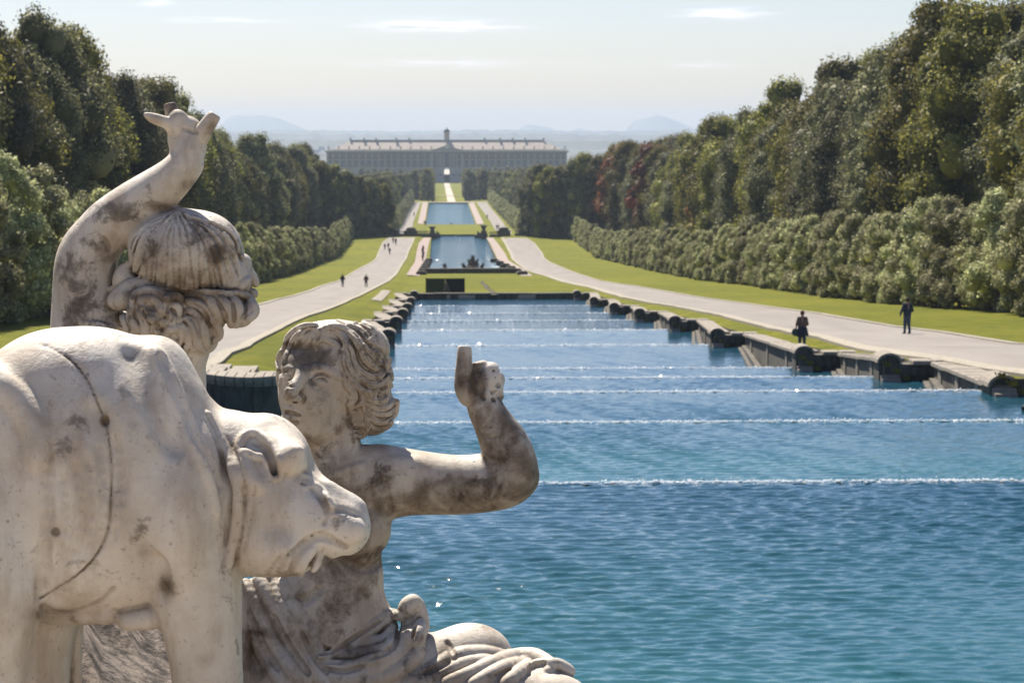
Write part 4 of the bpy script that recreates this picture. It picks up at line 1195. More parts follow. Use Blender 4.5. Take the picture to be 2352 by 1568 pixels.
    def trail(s, pts, sub=4):
        q = spline([(p[0], p[1], 0, p[2]) for p in pts], sub)
        zz = [s.hit(p[0], p[1]) for p in q]
        kn = [i for i, z in enumerate(zz) if z is not None]
        if not kn: return []
        zz = np.interp(range(len(q)), kn, [zz[i] for i in kn])
        if len(zz) > 3:
            zz = np.convolve(np.pad(zz, 1, mode='edge'), [.25, .5, .25], 'valid')
        return [(p[0], p[1], z, p[3]) for p, z in zip(q, zz)]
    def lock(s, pts, lift=0.35, k=3, sub=4, z=0):
        """a raised strand laid on the surface through (u, v, r)"""
        q = s.trail(pts, sub)
        q = [(a[0], a[1], a[2] + a[3] * (1 - 2 * lift) + z, a[3]) for a in q]
        for i in range(len(q) - 1):
            a, b = q[i], q[i + 1]
            s.cone3(s.C(*a[:3]), a[3] * s.s, s.C(*b[:3]), b[3] * s.s, k * s.s)
    def groove(s, pts, depth=0.6, k=3, sub=4):
        """a cut through (u, v, r)"""
        q = s.trail(pts, sub)
        q = [(a[0], a[1], a[2] - a[3] * (1 - depth), a[3]) for a in q]
        for i in range(len(q) - 1):
            a, b = q[i], q[i + 1]
            s.cone3(s.C(*a[:3]), a[3] * s.s, s.C(*b[:3]), b[3] * s.s, k * s.s, 'sub')
    def knob(s, u, v, r, lift=0.3, k=6, op='add', rot=0):
        z = s.hit(u, v)
        if z is None: return
        if isinstance(r, (int, float)): r = (r, r, r)
        sg = 1 if op == 'add' else -1
        s.ell((u, v, z + r[2] * (1 - 2 * lift) * sg), r, k, rot, 0, op)
    def surface(s):
        F = s.F
        I = F < 0
        nx_, ny_, nz_ = F.shape
        c = np.zeros((nx_ - 1, ny_ - 1, nz_ - 1), np.uint8)
        for a in (0, 1):
            for b in (0, 1):
                for d in (0, 1): c += I[a:nx_ - 1 + a, b:ny_ - 1 + b, d:nz_ - 1 + d]
        act = np.argwhere((c > 0) & (c < 8))
        idm = np.full(c.shape, -1, np.int32); idm[act[:, 0], act[:, 1], act[:, 2]] = np.arange(len(act))
        acc = np.zeros((len(act), 3)); cnt = np.zeros(len(act))
        cor = [(a, b, d) for a in (0, 1) for b in (0, 1) for d in (0, 1)]
        val = {q: F[act[:, 0] + q[0], act[:, 1] + q[1], act[:, 2] + q[2]] for q in cor}
        for q in cor:
            for i in range(3):
                if q[i] == 0:
                    w_ = list(q); w_[i] = 1; w_ = tuple(w_)
                    va, vb = val[q], val[w_]; m = (va < 0) != (vb < 0)
                    t = va[m] / (va[m] - vb[m])
                    pt = np.tile(np.array(q, float), (m.sum(), 1)); pt[:, i] = t
                    acc[m] += pt; cnt[m] += 1
        P_ = (act + acc / cnt[:, None]) * s.h + s.lo
        quads = []
        for ax_ in range(3):
            o1, o2 = [(1, 2), (2, 0), (0, 1)][ax_]
            A = I.take(range(0, F.shape[ax_] - 1), ax_); B = I.take(range(1, F.shape[ax_]), ax_)
            e = np.argwhere(A != B)
            e = e[(e[:, o1] > 0) & (e[:, o2] > 0) & (e[:, o1] < F.shape[o1] - 1) & (e[:, o2] < F.shape[o2] - 1)]
            def cell(d1, d2):
                q = e.copy(); q[:, o1] += d1; q[:, o2] += d2; return idm[q[:, 0], q[:, 1], q[:, 2]]
            q = np.stack([cell(-1, -1), cell(0, -1), cell(0, 0), cell(-1, 0)], 1)
            ins = A[e[:, 0], e[:, 1], e[:, 2]]
            q[~ins] = q[~ins][:, ::-1]
            quads.append(q)
        Q = np.concatenate(quads); Q = Q[(Q >= 0).all(1)]
        return P_, Q
    def build(s, name, mat, parent=None, stains=(), lichen=(), seed=0, rough=0.0):
        P_, Q = s.surface()
        P0 = P_.copy()
        if rough:
            g = np.random.default_rng(seed)
            for j in range(24):
                kv = g.normal(size=3); kv = kv / np.linalg.norm(kv) * g.uniform(25, 160)
                sh = g.normal(size=3); sh /= np.linalg.norm(sh)
                P_ = P_ + sh[None] * (np.sin(P_ @ kv + g.uniform(0, 6.28)) * rough / np.sqrt(24) * 30 / np.linalg.norm(kv))[:, None]
        d = -P_[:, 2]; U = P_[:, 0] / d * FP + 1176; Vv = 784 - P_[:, 1] / d * FP
        Z = (d - s.d) / s.s
        W = P_ @ CMn.T
        me = mesh_np(name, W, Q, mat, smooth=True)
        for nm, lst in (('stain', stains), ('lichen', lichen)):
            f = np.zeros(len(P_), np.float32)
            for (u, v, ru, rv, amp) in lst:
                amp = amp * (1.4 if nm == 'lichen' else 1.15)
                f = np.maximum(f, amp * np.exp(-(((U - u) / ru) ** 2 + ((Vv - v) / rv) ** 2)))
            at = me.attributes.new(nm, 'FLOAT', 'POINT'); at.data.foreach_set('value', f)
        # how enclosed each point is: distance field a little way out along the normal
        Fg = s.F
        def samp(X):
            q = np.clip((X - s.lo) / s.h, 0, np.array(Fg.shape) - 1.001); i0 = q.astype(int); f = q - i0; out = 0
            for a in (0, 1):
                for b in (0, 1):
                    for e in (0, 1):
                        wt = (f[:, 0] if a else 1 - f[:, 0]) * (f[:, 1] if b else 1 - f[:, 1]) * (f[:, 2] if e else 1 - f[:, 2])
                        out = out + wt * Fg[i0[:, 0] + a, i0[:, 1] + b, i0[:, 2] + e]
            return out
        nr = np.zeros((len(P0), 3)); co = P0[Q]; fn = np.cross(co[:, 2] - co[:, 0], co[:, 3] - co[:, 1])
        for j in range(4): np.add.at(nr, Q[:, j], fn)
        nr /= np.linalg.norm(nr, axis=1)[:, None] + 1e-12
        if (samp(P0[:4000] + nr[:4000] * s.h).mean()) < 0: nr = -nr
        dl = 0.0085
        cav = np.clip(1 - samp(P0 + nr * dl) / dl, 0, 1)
        at = me.attributes.new('grime_shade', 'FLOAT', 'POINT'); at.data.foreach_set('value', cav.astype(np.float32))
        o = obj(name, me, parent)
        if parent is not None: 
            o.matrix_parent_inverse = Matrix.Translation(-Vector(parent.location)) if parent.rotation_euler[2] == 0 else parent.matrix_world.inverted()
        return o
def spline(pts, sub=4):
    if len(pts) < 3 or sub < 2: return [tuple(p) for p in pts]
    p = [np.array(q, float) for q in pts]; out = []
    for i in range(len(p) - 1):
        a = p[max(i - 1, 0)]; b = p[i]; c = p[i + 1]; d = p[min(i + 2, len(p) - 1)]
        for j in range(sub):
            t = j / sub
            out.append(tuple(.5 * ((2 * b) + (-a + c) * t + (2 * a - 5 * b + 4 * c - d) * t * t + (-a + 3 * b - 3 * c + d) * t ** 3)))
    out.append(tuple(p[-1]))
    return out
# ================================================================ the marble hound in front
def hound():
    c = Clay(3.7, -60, 870, 720, 1640, -300, 400, 0.0036)
    # trunk
    c.ell((170, 1100, 60), (330, 335, 250), 20)
    c.ell((345, 1085, 60), (158, 300, 215), 60)
    c.ell((150, 885, 60), (170, 128, 170), 40)
    c.ell((235, 875, 60), (120, 115, 150), 40)
    c.ell((345, 880, 60), (78, 108, 110), 34, rot=-20)
    # near haunch
    c.ell((-20, 1190, -80), (118, 330, 150), 26, rot=4)
    c.ell((-25, 1000, -60), (125, 160, 150), 30)
    c.limb([(20, 1330, -90, 78), (0, 1480, -80, 60), (-20, 1640, -60, 50), (-30, 1720, -60, 48)], 30)
    # shoulder and near foreleg
    c.limb([(430, 1240, 0, 108), (452, 1360, 0, 88), (468, 1470, 0, 72), (480, 1600, 0, 66), (486, 1720, 0, 64)], 34)
    # far hind leg and foreleg
    c.limb([(120, 1330, 150, 90), (108, 1450, 160, 58), (95, 1600, 160, 56), (90, 1720, 160, 56)], 24)
    c.limb([(170, 1400, 200, 22), (174, 1500, 200, 14), (176, 1720, 200, 14)], 10)
    # neck and head
    c.limb([(400, 1090, 110, 186), (480, 1130, 125, 160), (560, 1140, 110, 150)], 30)
    c.ell((578, 1130, 70), (140, 186, 140), 26, rot=-18)
    c.ell((530, 1040, 80), (76, 98, 110), 26)
    c.limb([(600, 1140, 60, 146), (680, 1182, 24, 98), (745, 1206, 5, 72), (788, 1208, 5, 56)], 26)
    c.ell((610, 1228, 40), (106, 96, 124), 26)
    c.ell((655, 1255, 0), (80, 68, 100), 22, rot=-14)
    c.ell((795, 1208, -10), (50, 58, 62), 14)
    c.ell((770, 1232, -5), (62, 34, 62), 12)
    c.ell((428, 1170, 0), (108, 235, 165), 16)
    c.limb([(430, 1240, -10, 100), (455, 1360, -10, 84)], 20)
    # brow, bridge of the nose
    c.ell((668, 1050, -30), (42, 42, 66), 14, rot=-20)
    c.ell((642, 1038, 30), (62, 56, 90), 16)
    c.knob(684, 1036, (18, 13, 14), .1, 12)
    c.limb([(712, 1104, -5, 22), (762, 1142, 0, 26), (816, 1170, 0, 25)], 14)
    c.ell((815, 1165, 35), (18, 24, 30), 8)
    c.ell((750, 1036, 0), (43, 66, 240), 7, op='sub')
    # cut mouth and lips
    c.groove([(800, 1262, 7), (760, 1240, 9), (735, 1232, 10), (705, 1245, 9), (682, 1280, 8), (668, 1315, 7)], .9, 6)
    c.ell((752, 1300, 20), (22, 46, 120), 10, rot=30, op='sub')
    c.ell((790, 1320, 20), (40, 50, 140), 8, op='sub')
    c.lock([(718, 1262, 9), (700, 1290, 10), (690, 1318, 8)], .5, 6)
    c.lock([(735, 1272, 7), (729, 1290, 8), (720, 1308, 7)], .4, 6)
    for a in ((742, 1262, 726, 1300), (722, 1268, 706, 1312)): c.groove([(a[0], a[1], 3), ((a[0] + a[2]) / 2, (a[1] + a[3]) / 2, 4), (a[2], a[3], 3)], .8, 3)
    # cheek wrinkles
    for q in ([(700, 1240), (672, 1268), (650, 1312)], [(676, 1262), (650, 1290), (634, 1322)], [(650, 1270), (626, 1300), (612, 1325)]):
        c.groove([(u, v, 4) for u, v in q], .35, 7)
    c.lock([(742, 1140, 6), (758, 1160, 9), (772, 1180, 8)], .4, 8)
    c.lock([(722, 1110, 5), (745, 1132, 6), (760, 1165, 7), (757, 1180, 4)], .35, 7)
    c.groove([(716, 1122, 4), (742, 1150, 6), (752, 1180, 6), (744, 1205, 4)], .5, 7)
    c.groove([(765, 1175, 4), (785, 1168, 6), (808, 1176, 5), (822, 1190, 4)], .25, 8)
    c.knob(812, 1218, (30, 28, 22), .25, 12)
    # eye
    c.knob(702, 1104, (15, 10, 9), .0, 7, 'sub')
    c.knob(702, 1107, (10, 7, 8), .35, 3)
    c.lock([(684, 1112, 3), (692, 1097, 4), (706, 1093, 4), (716, 1104, 3)], .35, 4)
    c.lock([(688, 1117, 3), (702, 1119, 3), (715, 1113, 3)], .3, 4)
    # ear
    c.lock([(556, 1058, 18), (566, 1092, 22), (590, 1118, 18)], .35, 10)
    c.lock([(549, 1042, 9), (553, 1012, 11), (574, 994, 10), (602, 1000, 10), (630, 1026, 10), (644, 1058, 9), (643, 1088, 8), (634, 1098, 7)], .62, 4)
    c.lock([(562, 1040, 12), (584, 1048, 9), (604, 1050, 8), (616, 1070, 8), (624, 1092, 7)], .55, 4)
    c.groove([(580, 1016, 6), (606, 1028, 9), (624, 1056, 9), (630, 1084, 8)], .75, 4)
    c.knob(631, 1080, (8, 17, 9), .1, 3, 'sub')
    # collar and folds of the neck
    c.lock([(478, 952, 10), (505, 1000, 12), (530, 1060, 13), (545, 1120, 14), (543, 1190, 14), (532, 1260, 13), (522, 1300, 10)], .30, 6)
    c.groove([(486, 946, 4), (516, 992, 4), (546, 1054, 4), (561, 1120, 5), (560, 1190, 4), (548, 1260, 4), (538, 1300, 4)], .8, 3)
    c.groove([(468, 958, 4), (492, 1005, 4), (515, 1066, 4), (528, 1120, 5), (527, 1190, 4), (516, 1250, 4)], .8, 3)
    c.groove([(585, 1110, 4), (582, 1150, 4), (572, 1210, 4), (556, 1270, 3)], .5, 4)
    # shoulder ridge, blade and hollows
    c.lock([(356, 812, 18), (380, 860, 20), (410, 930, 19), (446, 1020, 16), (480, 1110, 13), (496, 1180, 10)], .34, 12)
    c.groove([(380, 815, 16), (405, 880, 16), (440, 960, 14), (480, 1050, 12), (505, 1120, 8)], .32, 12)
    c.groove([(300, 800, 14), (330, 870, 20), (365, 950, 18), (400, 1030, 12)], .18, 26)
    c.groove([(215, 940, 22), (250, 1030, 26), (262, 1130, 18)], .12, 30)
    c.groove([(100, 985, 12), (106, 1080, 18), (104, 1220, 18), (94, 1370, 14)], .5, 8)
    c.lock([(-20, 880, 30), (40, 930, 28), (84, 990, 22), (88, 1060, 16)], .2, 24)
    c.groove([(330, 1240, 18), (360, 1300, 16), (368, 1370, 14)], .22, 22)
    c.knob(360, 1180, (70, 80, 26), .1, 40)
    # ribs
    for k in range(5): c.groove([(262 - 30 * k, 1010 + 20 * k, 5), (275 - 30 * k, 1120 + 18 * k, 7), (262 - 32 * k, 1240 + 16 * k, 5)], .2, 16)
    # belly: teats and folds
    for u, v, r in ((240, 1408, 26), (300, 1424, 24), (340, 1420, 26), (190, 1412, 20)): c.ell((u, v, -20), (r * 1.3, r, 30), 16)
    c.groove([(95, 1392, 6), (130, 1408, 6), (180, 1404, 6), (235, 1380, 6), (262, 1350, 5)], .5, 8)
    # the incised strap line round the body, old dowel hole
    c.groove([(84, 788, 3), (130, 805, 3.2), (172, 835, 3.4), (205, 880, 3.6), (226, 930, 3.8), (240, 965, 5.5), (250, 1010, 4), (256, 1080, 4), (254, 1160, 4), (245, 1225, 4), (215, 1282, 4), (170, 1325, 4), (92, 1372, 4)], .9, 2)
    c.knob(243, 968, (9, 12, 9), .3, 3, 'sub')
    c.knob(128, 1221, (11, 11, 10), .3, 3, 'sub')
    strap = [(130, 805), (172, 835), (205, 880), (226, 930), (240, 965), (250, 1010), (256, 1080), (254, 1160), (245, 1225), (215, 1282), (170, 1325), (130, 1350), (95, 1372)]
    strap = spline([(a, b, 0) for a, b in strap], 26)
    st = [(a, b, 3.0, 3.0, 1.0) for a, b, _ in strap] + [(240, 965, 12, 16, 1.3), (128, 1221, 11, 11, 1.5), (240, 960, 30, 60, .35), (128, 1221, 30, 30, .3), (380, 1345, 34, 46, .55), (470, 1515, 22, 18, .4), (325, 1290, 30, 80, .35), (680, 1300, 60, 30, .35), (560, 1300, 160, 26, .3), (745, 1290, 22, 26, .6),
          (120, 1410, 60, 22, .75), (310, 975, 14, 12, .5), (230, 1430, 120, 22, .35), (60, 1000, 30, 50, .3), (700, 1105, 20, 14, .4), (634, 1085, 14, 20, .8), (635, 1190, 200, 150, .12), (30, 1300, 80, 200, .12), (300, 1150, 200, 200, .10), (380, 1345, 26, 36, .9), (300, 1250, 26, 100, .4), (480, 1250, 60, 160, .16), (545, 1290, 12, 30, .6), (200, 1120, 30, 140, .22), (130, 1404, 40, 10, 1.2), (420, 1000, 12, 60, .3), (660, 1318, 60, 10, .7)]
    base = c.C(300, 1700, 60) @ CMn.T
    t = thing('hound_statue', 'pale marble hound seen from its flank with broken muzzle and cropped ear, nearest the viewer', 'statue', tuple(base))
    bpy.context.view_layer.update()
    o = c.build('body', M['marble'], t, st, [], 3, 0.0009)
    return c
HOUND = hound()
# ================================================================ the figure seen from behind, arm raised
def nymph():
    d = 4.75
    c = Clay(d, 90, 620, 205, 1010, -170, 260, 0.0021)
    # shoulder, back and raised arm
    c.ell((220, 850, 60), (118, 120, 95), 20)
    c.ell((390, 975, 60), (112, 82, 90), 30)
    c.ell((300, 960, 70), (160, 120, 95), 30)
    c.limb([(206, 790, 45, 86), (200, 720, 40, 76), (196, 650, 32, 68), (198, 600, 26, 63), (214, 560, 20, 58)], 14)
    c.limb([(213, 566, 20, 57), (250, 520, 8, 57), (300, 482, -6, 55), (352, 446, -18, 50), (398, 408, -26, 41), (430, 374, -30, 35)], 12)
    c.groove([(251, 578, 5), (246, 560, 5), (238, 545, 3)], .8, 5)
    # hand with broken fingers
    c.limb([(430, 374, -30, 35), (434, 350, -30, 36)], 10)
    c.ell((428, 318, -28), (43, 52, 27), 14, rot=-4)
    c.ell((450, 330, -28), (24, 36, 26), 10)
    c.limb([(404, 296, -32, 20), (405, 276, -34, 18), (408, 268, -34, 13)], 8)
    c.limb([(414, 290, -34, 22), (413, 274, -36, 17)], 8)
    c.limb([(404, 290, -24, 15), (396, 262, -18, 15.5), (390, 243, -16, 13)], 4)
    c.ell((388, 232, -16), (20, 6, 22), 2, rot=14, op='sub')
    c.limb([(398, 296, -36, 14), (384, 283, -44, 13), (358, 274, -52, 11.5), (343, 268, -58, 8), (334, 263, -62, 3.5)], 4)
    c.limb([(462, 316, -36, 19), (470, 298, -44, 18), (482, 280, -50, 16), (491, 268, -54, 14)], 4)
    c.ell((497, 257, -54), (20, 6, 24), 2, rot=-34, op='sub')
    c.groove([(420, 296, 3), (436, 300, 3.5), (452, 306, 3)], .5, 5)
    # head: cap of hair
    c.ell((427, 584, 0), (129, 101, 118), 10, rot=-3)
    c.ell((400, 560, 0), (100, 80, 100), 20)
    c.ell((470, 575, 0), (82, 86, 100), 20)
    # neck and back of the jaw
    c.limb([(436, 690, 20, 60), (432, 770, 26, 50), (418, 830, 34, 48), (405, 900, 50, 66)], 16)
    c.ell((452, 800, 20), (26, 60, 40), 14, rot=-14)
    # face at the right edge
    c.ell((540, 640, 0), (40, 56, 60), 10)
    c.ell((558, 604, 0), (20, 22, 34), 6)
    c.limb([(572, 622, 0, 10), (584, 642, 0, 9), (587, 652, 0, 7)], 4)
    c.ell((580, 674, 0), (13, 12, 22), 5)
    c.ell((572, 690, 0), (12, 10, 20), 4)
    c.ell((548, 650, -36), (22, 16, 14), 6)
    c.lock([(548, 668, 6), (560, 652, 7), (572, 640, 6)], .5, 4)
    # combed strands over the cap, running from the crown forward and round
    g = np.random.default_rng(9)
    ends = spline([(298, 585, 0), (303, 612, 0), (330, 650, 0), (380, 663, 0), (430, 667, 0), (485, 667, 0), (530, 652, 0), (549, 615, 0), (550, 570, 0)], 3)
    for k, (eu, ev, _) in enumerate(ends):
        ou, ov = 410 + (eu - 420) * .16, 493 - 9 * math.cos((eu - 425) / 80)
        bow = (eu - 425) * .30
        e = [(ou, ov), (ou * .62 + eu * .38 + bow * .6, ov * .66 + ev * .34 - 6), (ou * .25 + eu * .75 + bow * .38, ov * .36 + ev * .64), (eu, ev)]
        e = [(u + g.uniform(-9, 9), v + g.uniform(-6, 6)) for u, v in e]
        q = 1.0 if k % 2 else .75
        c.groove([(u, v, r * q) for (u, v), r in zip(e, (1.6, 3.4, 4.2, 3.0))], .42, 5)
        c.lock([(u + 5, v + 1, r) for (u, v), r in zip(e, (2, 4.5, 5, 3))], .22, 4)
        c.ell((288, 640, 0), (22, 28, 26), 8)
    # side: ear and ribbon at the left
    c.limb([(300, 606, -10, 9), (280, 620, -14, 9), (268, 638, -16, 8), (266, 652, -16, 7)], 4)
    c.limb([(262, 662, -10, 8), (284, 656, -16, 9), (306, 640, -20, 9)], 5)
    c.limb([(252, 664, -8, 7), (268, 664, -10, 8)], 3)
    c.ell((258, 672, 0), (12, 9, 14), 3)
    # roll of hair under the cap
    c.ell((300, 680, -24), (44, 30, 40), 8, rot=30)
    c.limb([(268, 690, -20, 22), (300, 664, -34, 22), (335, 655, -44, 18), (365, 655, -50, 12)], 5)
    c.ell((500, 705, -30), (86, 34, 56), 8, rot=-10)
    c.ell((548, 722, -20), (34, 30, 44), 8, rot=-16)
    c.ell((455, 750, -20), (52, 56, 52), 10, rot=-20)
    c.ell((470, 780, -10), (32, 34, 40), 8, rot=-20)
    # bun of curls
    c.ell((356, 708, -55), (64, 54, 50), 6)
    c.ell((340, 740, -45), (54, 42, 48), 6)
    c.ell((392, 752, -34), (44, 44, 44), 6)
    z4 = lambda q: [(229.7 + a / 3.901, 459.4 + b / 3.901, r) for a, b, r in q]
    for q in ([(300, 900, 8), (330, 850, 9), (420, 820, 10), (520, 840, 10), (590, 900, 9), (560, 1000, 8), (480, 1040, 8), (430, 990, 7)],
              [(380, 960, 6), (370, 900, 8), (450, 880, 8), (520, 920, 8), (540, 980, 7)],
              [(290, 950, 8), (280, 1060, 9), (330, 1150, 8), (300, 1180, 6)],
              [(360, 1010, 7), (400, 1090, 9), (400, 1180, 8), (440, 1230, 6)],
              [(450, 1060, 7), (510, 1080, 9), (590, 1100, 9), (610, 1160, 8), (560, 1220, 7)],
              [(600, 880, 7), (680, 860, 9), (740, 920, 9), (750, 1010, 8), (700, 1080, 8), (650, 1060, 7)],
              [(640, 940, 7), (690, 960, 8), (700, 1020, 7)],
              [(590, 1000, 7), (640, 1060, 8), (640, 1130, 7)],
              [(620, 1160, 7), (700, 1150, 9), (740, 1220, 8), (700, 1290, 7)],
              [(500, 1160, 6), (520, 1200, 7), (480, 1260, 6)],
              [(200, 1020, 8), (230, 1080, 9), (250, 1160, 7)],
              [(560, 1240, 7), (640, 1260, 8), (690, 1340, 7), (700, 1410, 5)],
              # rolled strands to the right
              [(760, 850, 6), (850, 830, 8), (960, 870, 9), (1020, 960, 9), (1080, 1090, 8), (1060, 1130, 6)],
              [(880, 830, 6), (1000, 840, 8), (1110, 910, 9), (1160, 1010, 10), (1180, 1110, 8)],
              [(1000, 830, 6), (1130, 850, 8), (1220, 930, 10), (1240, 1030, 10), (1220, 1110, 8)],
              [(1140, 840, 6), (1260, 850, 8), (1330, 910, 9), (1340, 1000, 9), (1290, 1080, 8)],
              [(1220, 830, 5), (1320, 860, 7), (1380, 950, 8), (1385, 1010, 8), (1340, 1060, 7)],
              [(780, 900, 6), (880, 930, 8), (960, 1000, 9), (1010, 1100, 8), (1040, 1220, 7), (1010, 1270, 5)],
              [(780, 990, 7), (860, 1010, 9), (920, 1100, 9), (940, 1220, 9), (960, 1300, 7)],
              [(760, 1060, 6), (820, 1090, 8), (860, 1190, 9), (880, 1290, 9), (930, 1350, 6)],
              [(740, 1130, 6), (790, 1180, 8), (800, 1270, 8), (850, 1330, 6)],
              [(1000, 1060, 6), (1060, 1140, 8), (1070, 1220, 7), (1020, 1260, 5)],
              [(620, 1330, 6), (680, 1340, 7), (700, 1420, 6)],
              [(780, 1310, 6), (740, 1370, 7), (720, 1440, 6)]):
        c.lock([(a, b, r * 1.30) for a, b, r in z4(q)], .46, 1.2, 4)
    for q in ([(780, 930, 4), (880, 960, 6), (950, 1040, 6), (980, 1130, 5)], [(820, 1060, 4), (870, 1140, 5), (900, 1250, 4)], [(1060, 930, 4), (1120, 1020, 5), (1130, 1110, 4)],
              [(1190, 930, 4), (1200, 1020, 5), (1200, 1100, 4)], [(1290, 900, 4), (1300, 980, 5), (1270, 1070, 4)], [(440, 960, 7), (460, 970, 7)], [(510, 1110, 6), (520, 1150, 6)], [(370, 1080, 5), (385, 1100, 5)], [(620, 960, 6), (610, 1020, 6)]):
        c.groove(z4(q), .75, 2)
    # the dark seam where the cap overhangs the roll
    c.groove([(352, 658, 4), (400, 668, 5), (440, 671, 5), (490, 675, 4), (530, 674, 3)], .8, 3)
    # garment edge over the shoulder
    c.limb([(140, 750, -20, 6), (200, 742, -38, 6), (250, 748, -36, 5), (282, 752, -20, 4)], 4)
    c.limb([(150, 760, -24, 6), (210, 754, -42, 6), (262, 756, -36, 5)], 4)
    st = [(425, 640, 125, 48, .8), (365, 590, 55, 46, 1.0), (505, 590, 44, 50, .8), (440, 560, 60, 20, .5), (420, 680, 190, 26, .9), (340, 720, 90, 60, .55), (470, 740, 90, 60, .6), (240, 580, 40, 50, .8), (310, 505, 60, 26, .75), (150, 640, 30, 80, .4),
          (372, 478, 60, 22, .8), (440, 425, 40, 24, .6), (482, 300, 24, 40, .75), (392, 245, 22, 24, 1.1), (352, 276, 30, 14, .6), (195, 690, 80, 90, .5), (175, 600, 50, 60, .22), (420, 400, 30, 20, .3), (260, 470, 60, 30, .3)]
    li = [(270, 490, 62, 30, .85), (300, 480, 36, 22, .5), (235, 545, 24, 40, .5), (470, 560, 60, 40, .42), (350, 580, 50, 50, .36), (520, 590, 40, 60, .44), (190, 700, 90, 80, .5), (180, 640, 60, 70, .5), (365, 590, 50, 40, .5), (500, 580, 40, 40, .6), (340, 430, 14, 12, .5), (404, 318, 7, 7, .7)]
    base = c.C(300, 1010, 60) @ CMn.T
    t = thing('raised_arm_statue', 'stained marble figure seen from behind with curled hair and one arm raised on broken fingers', 'statue', tuple(base))
    bpy.context.view_layer.update()
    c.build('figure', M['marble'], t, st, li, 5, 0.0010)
    return c
NYMPH = nymph()
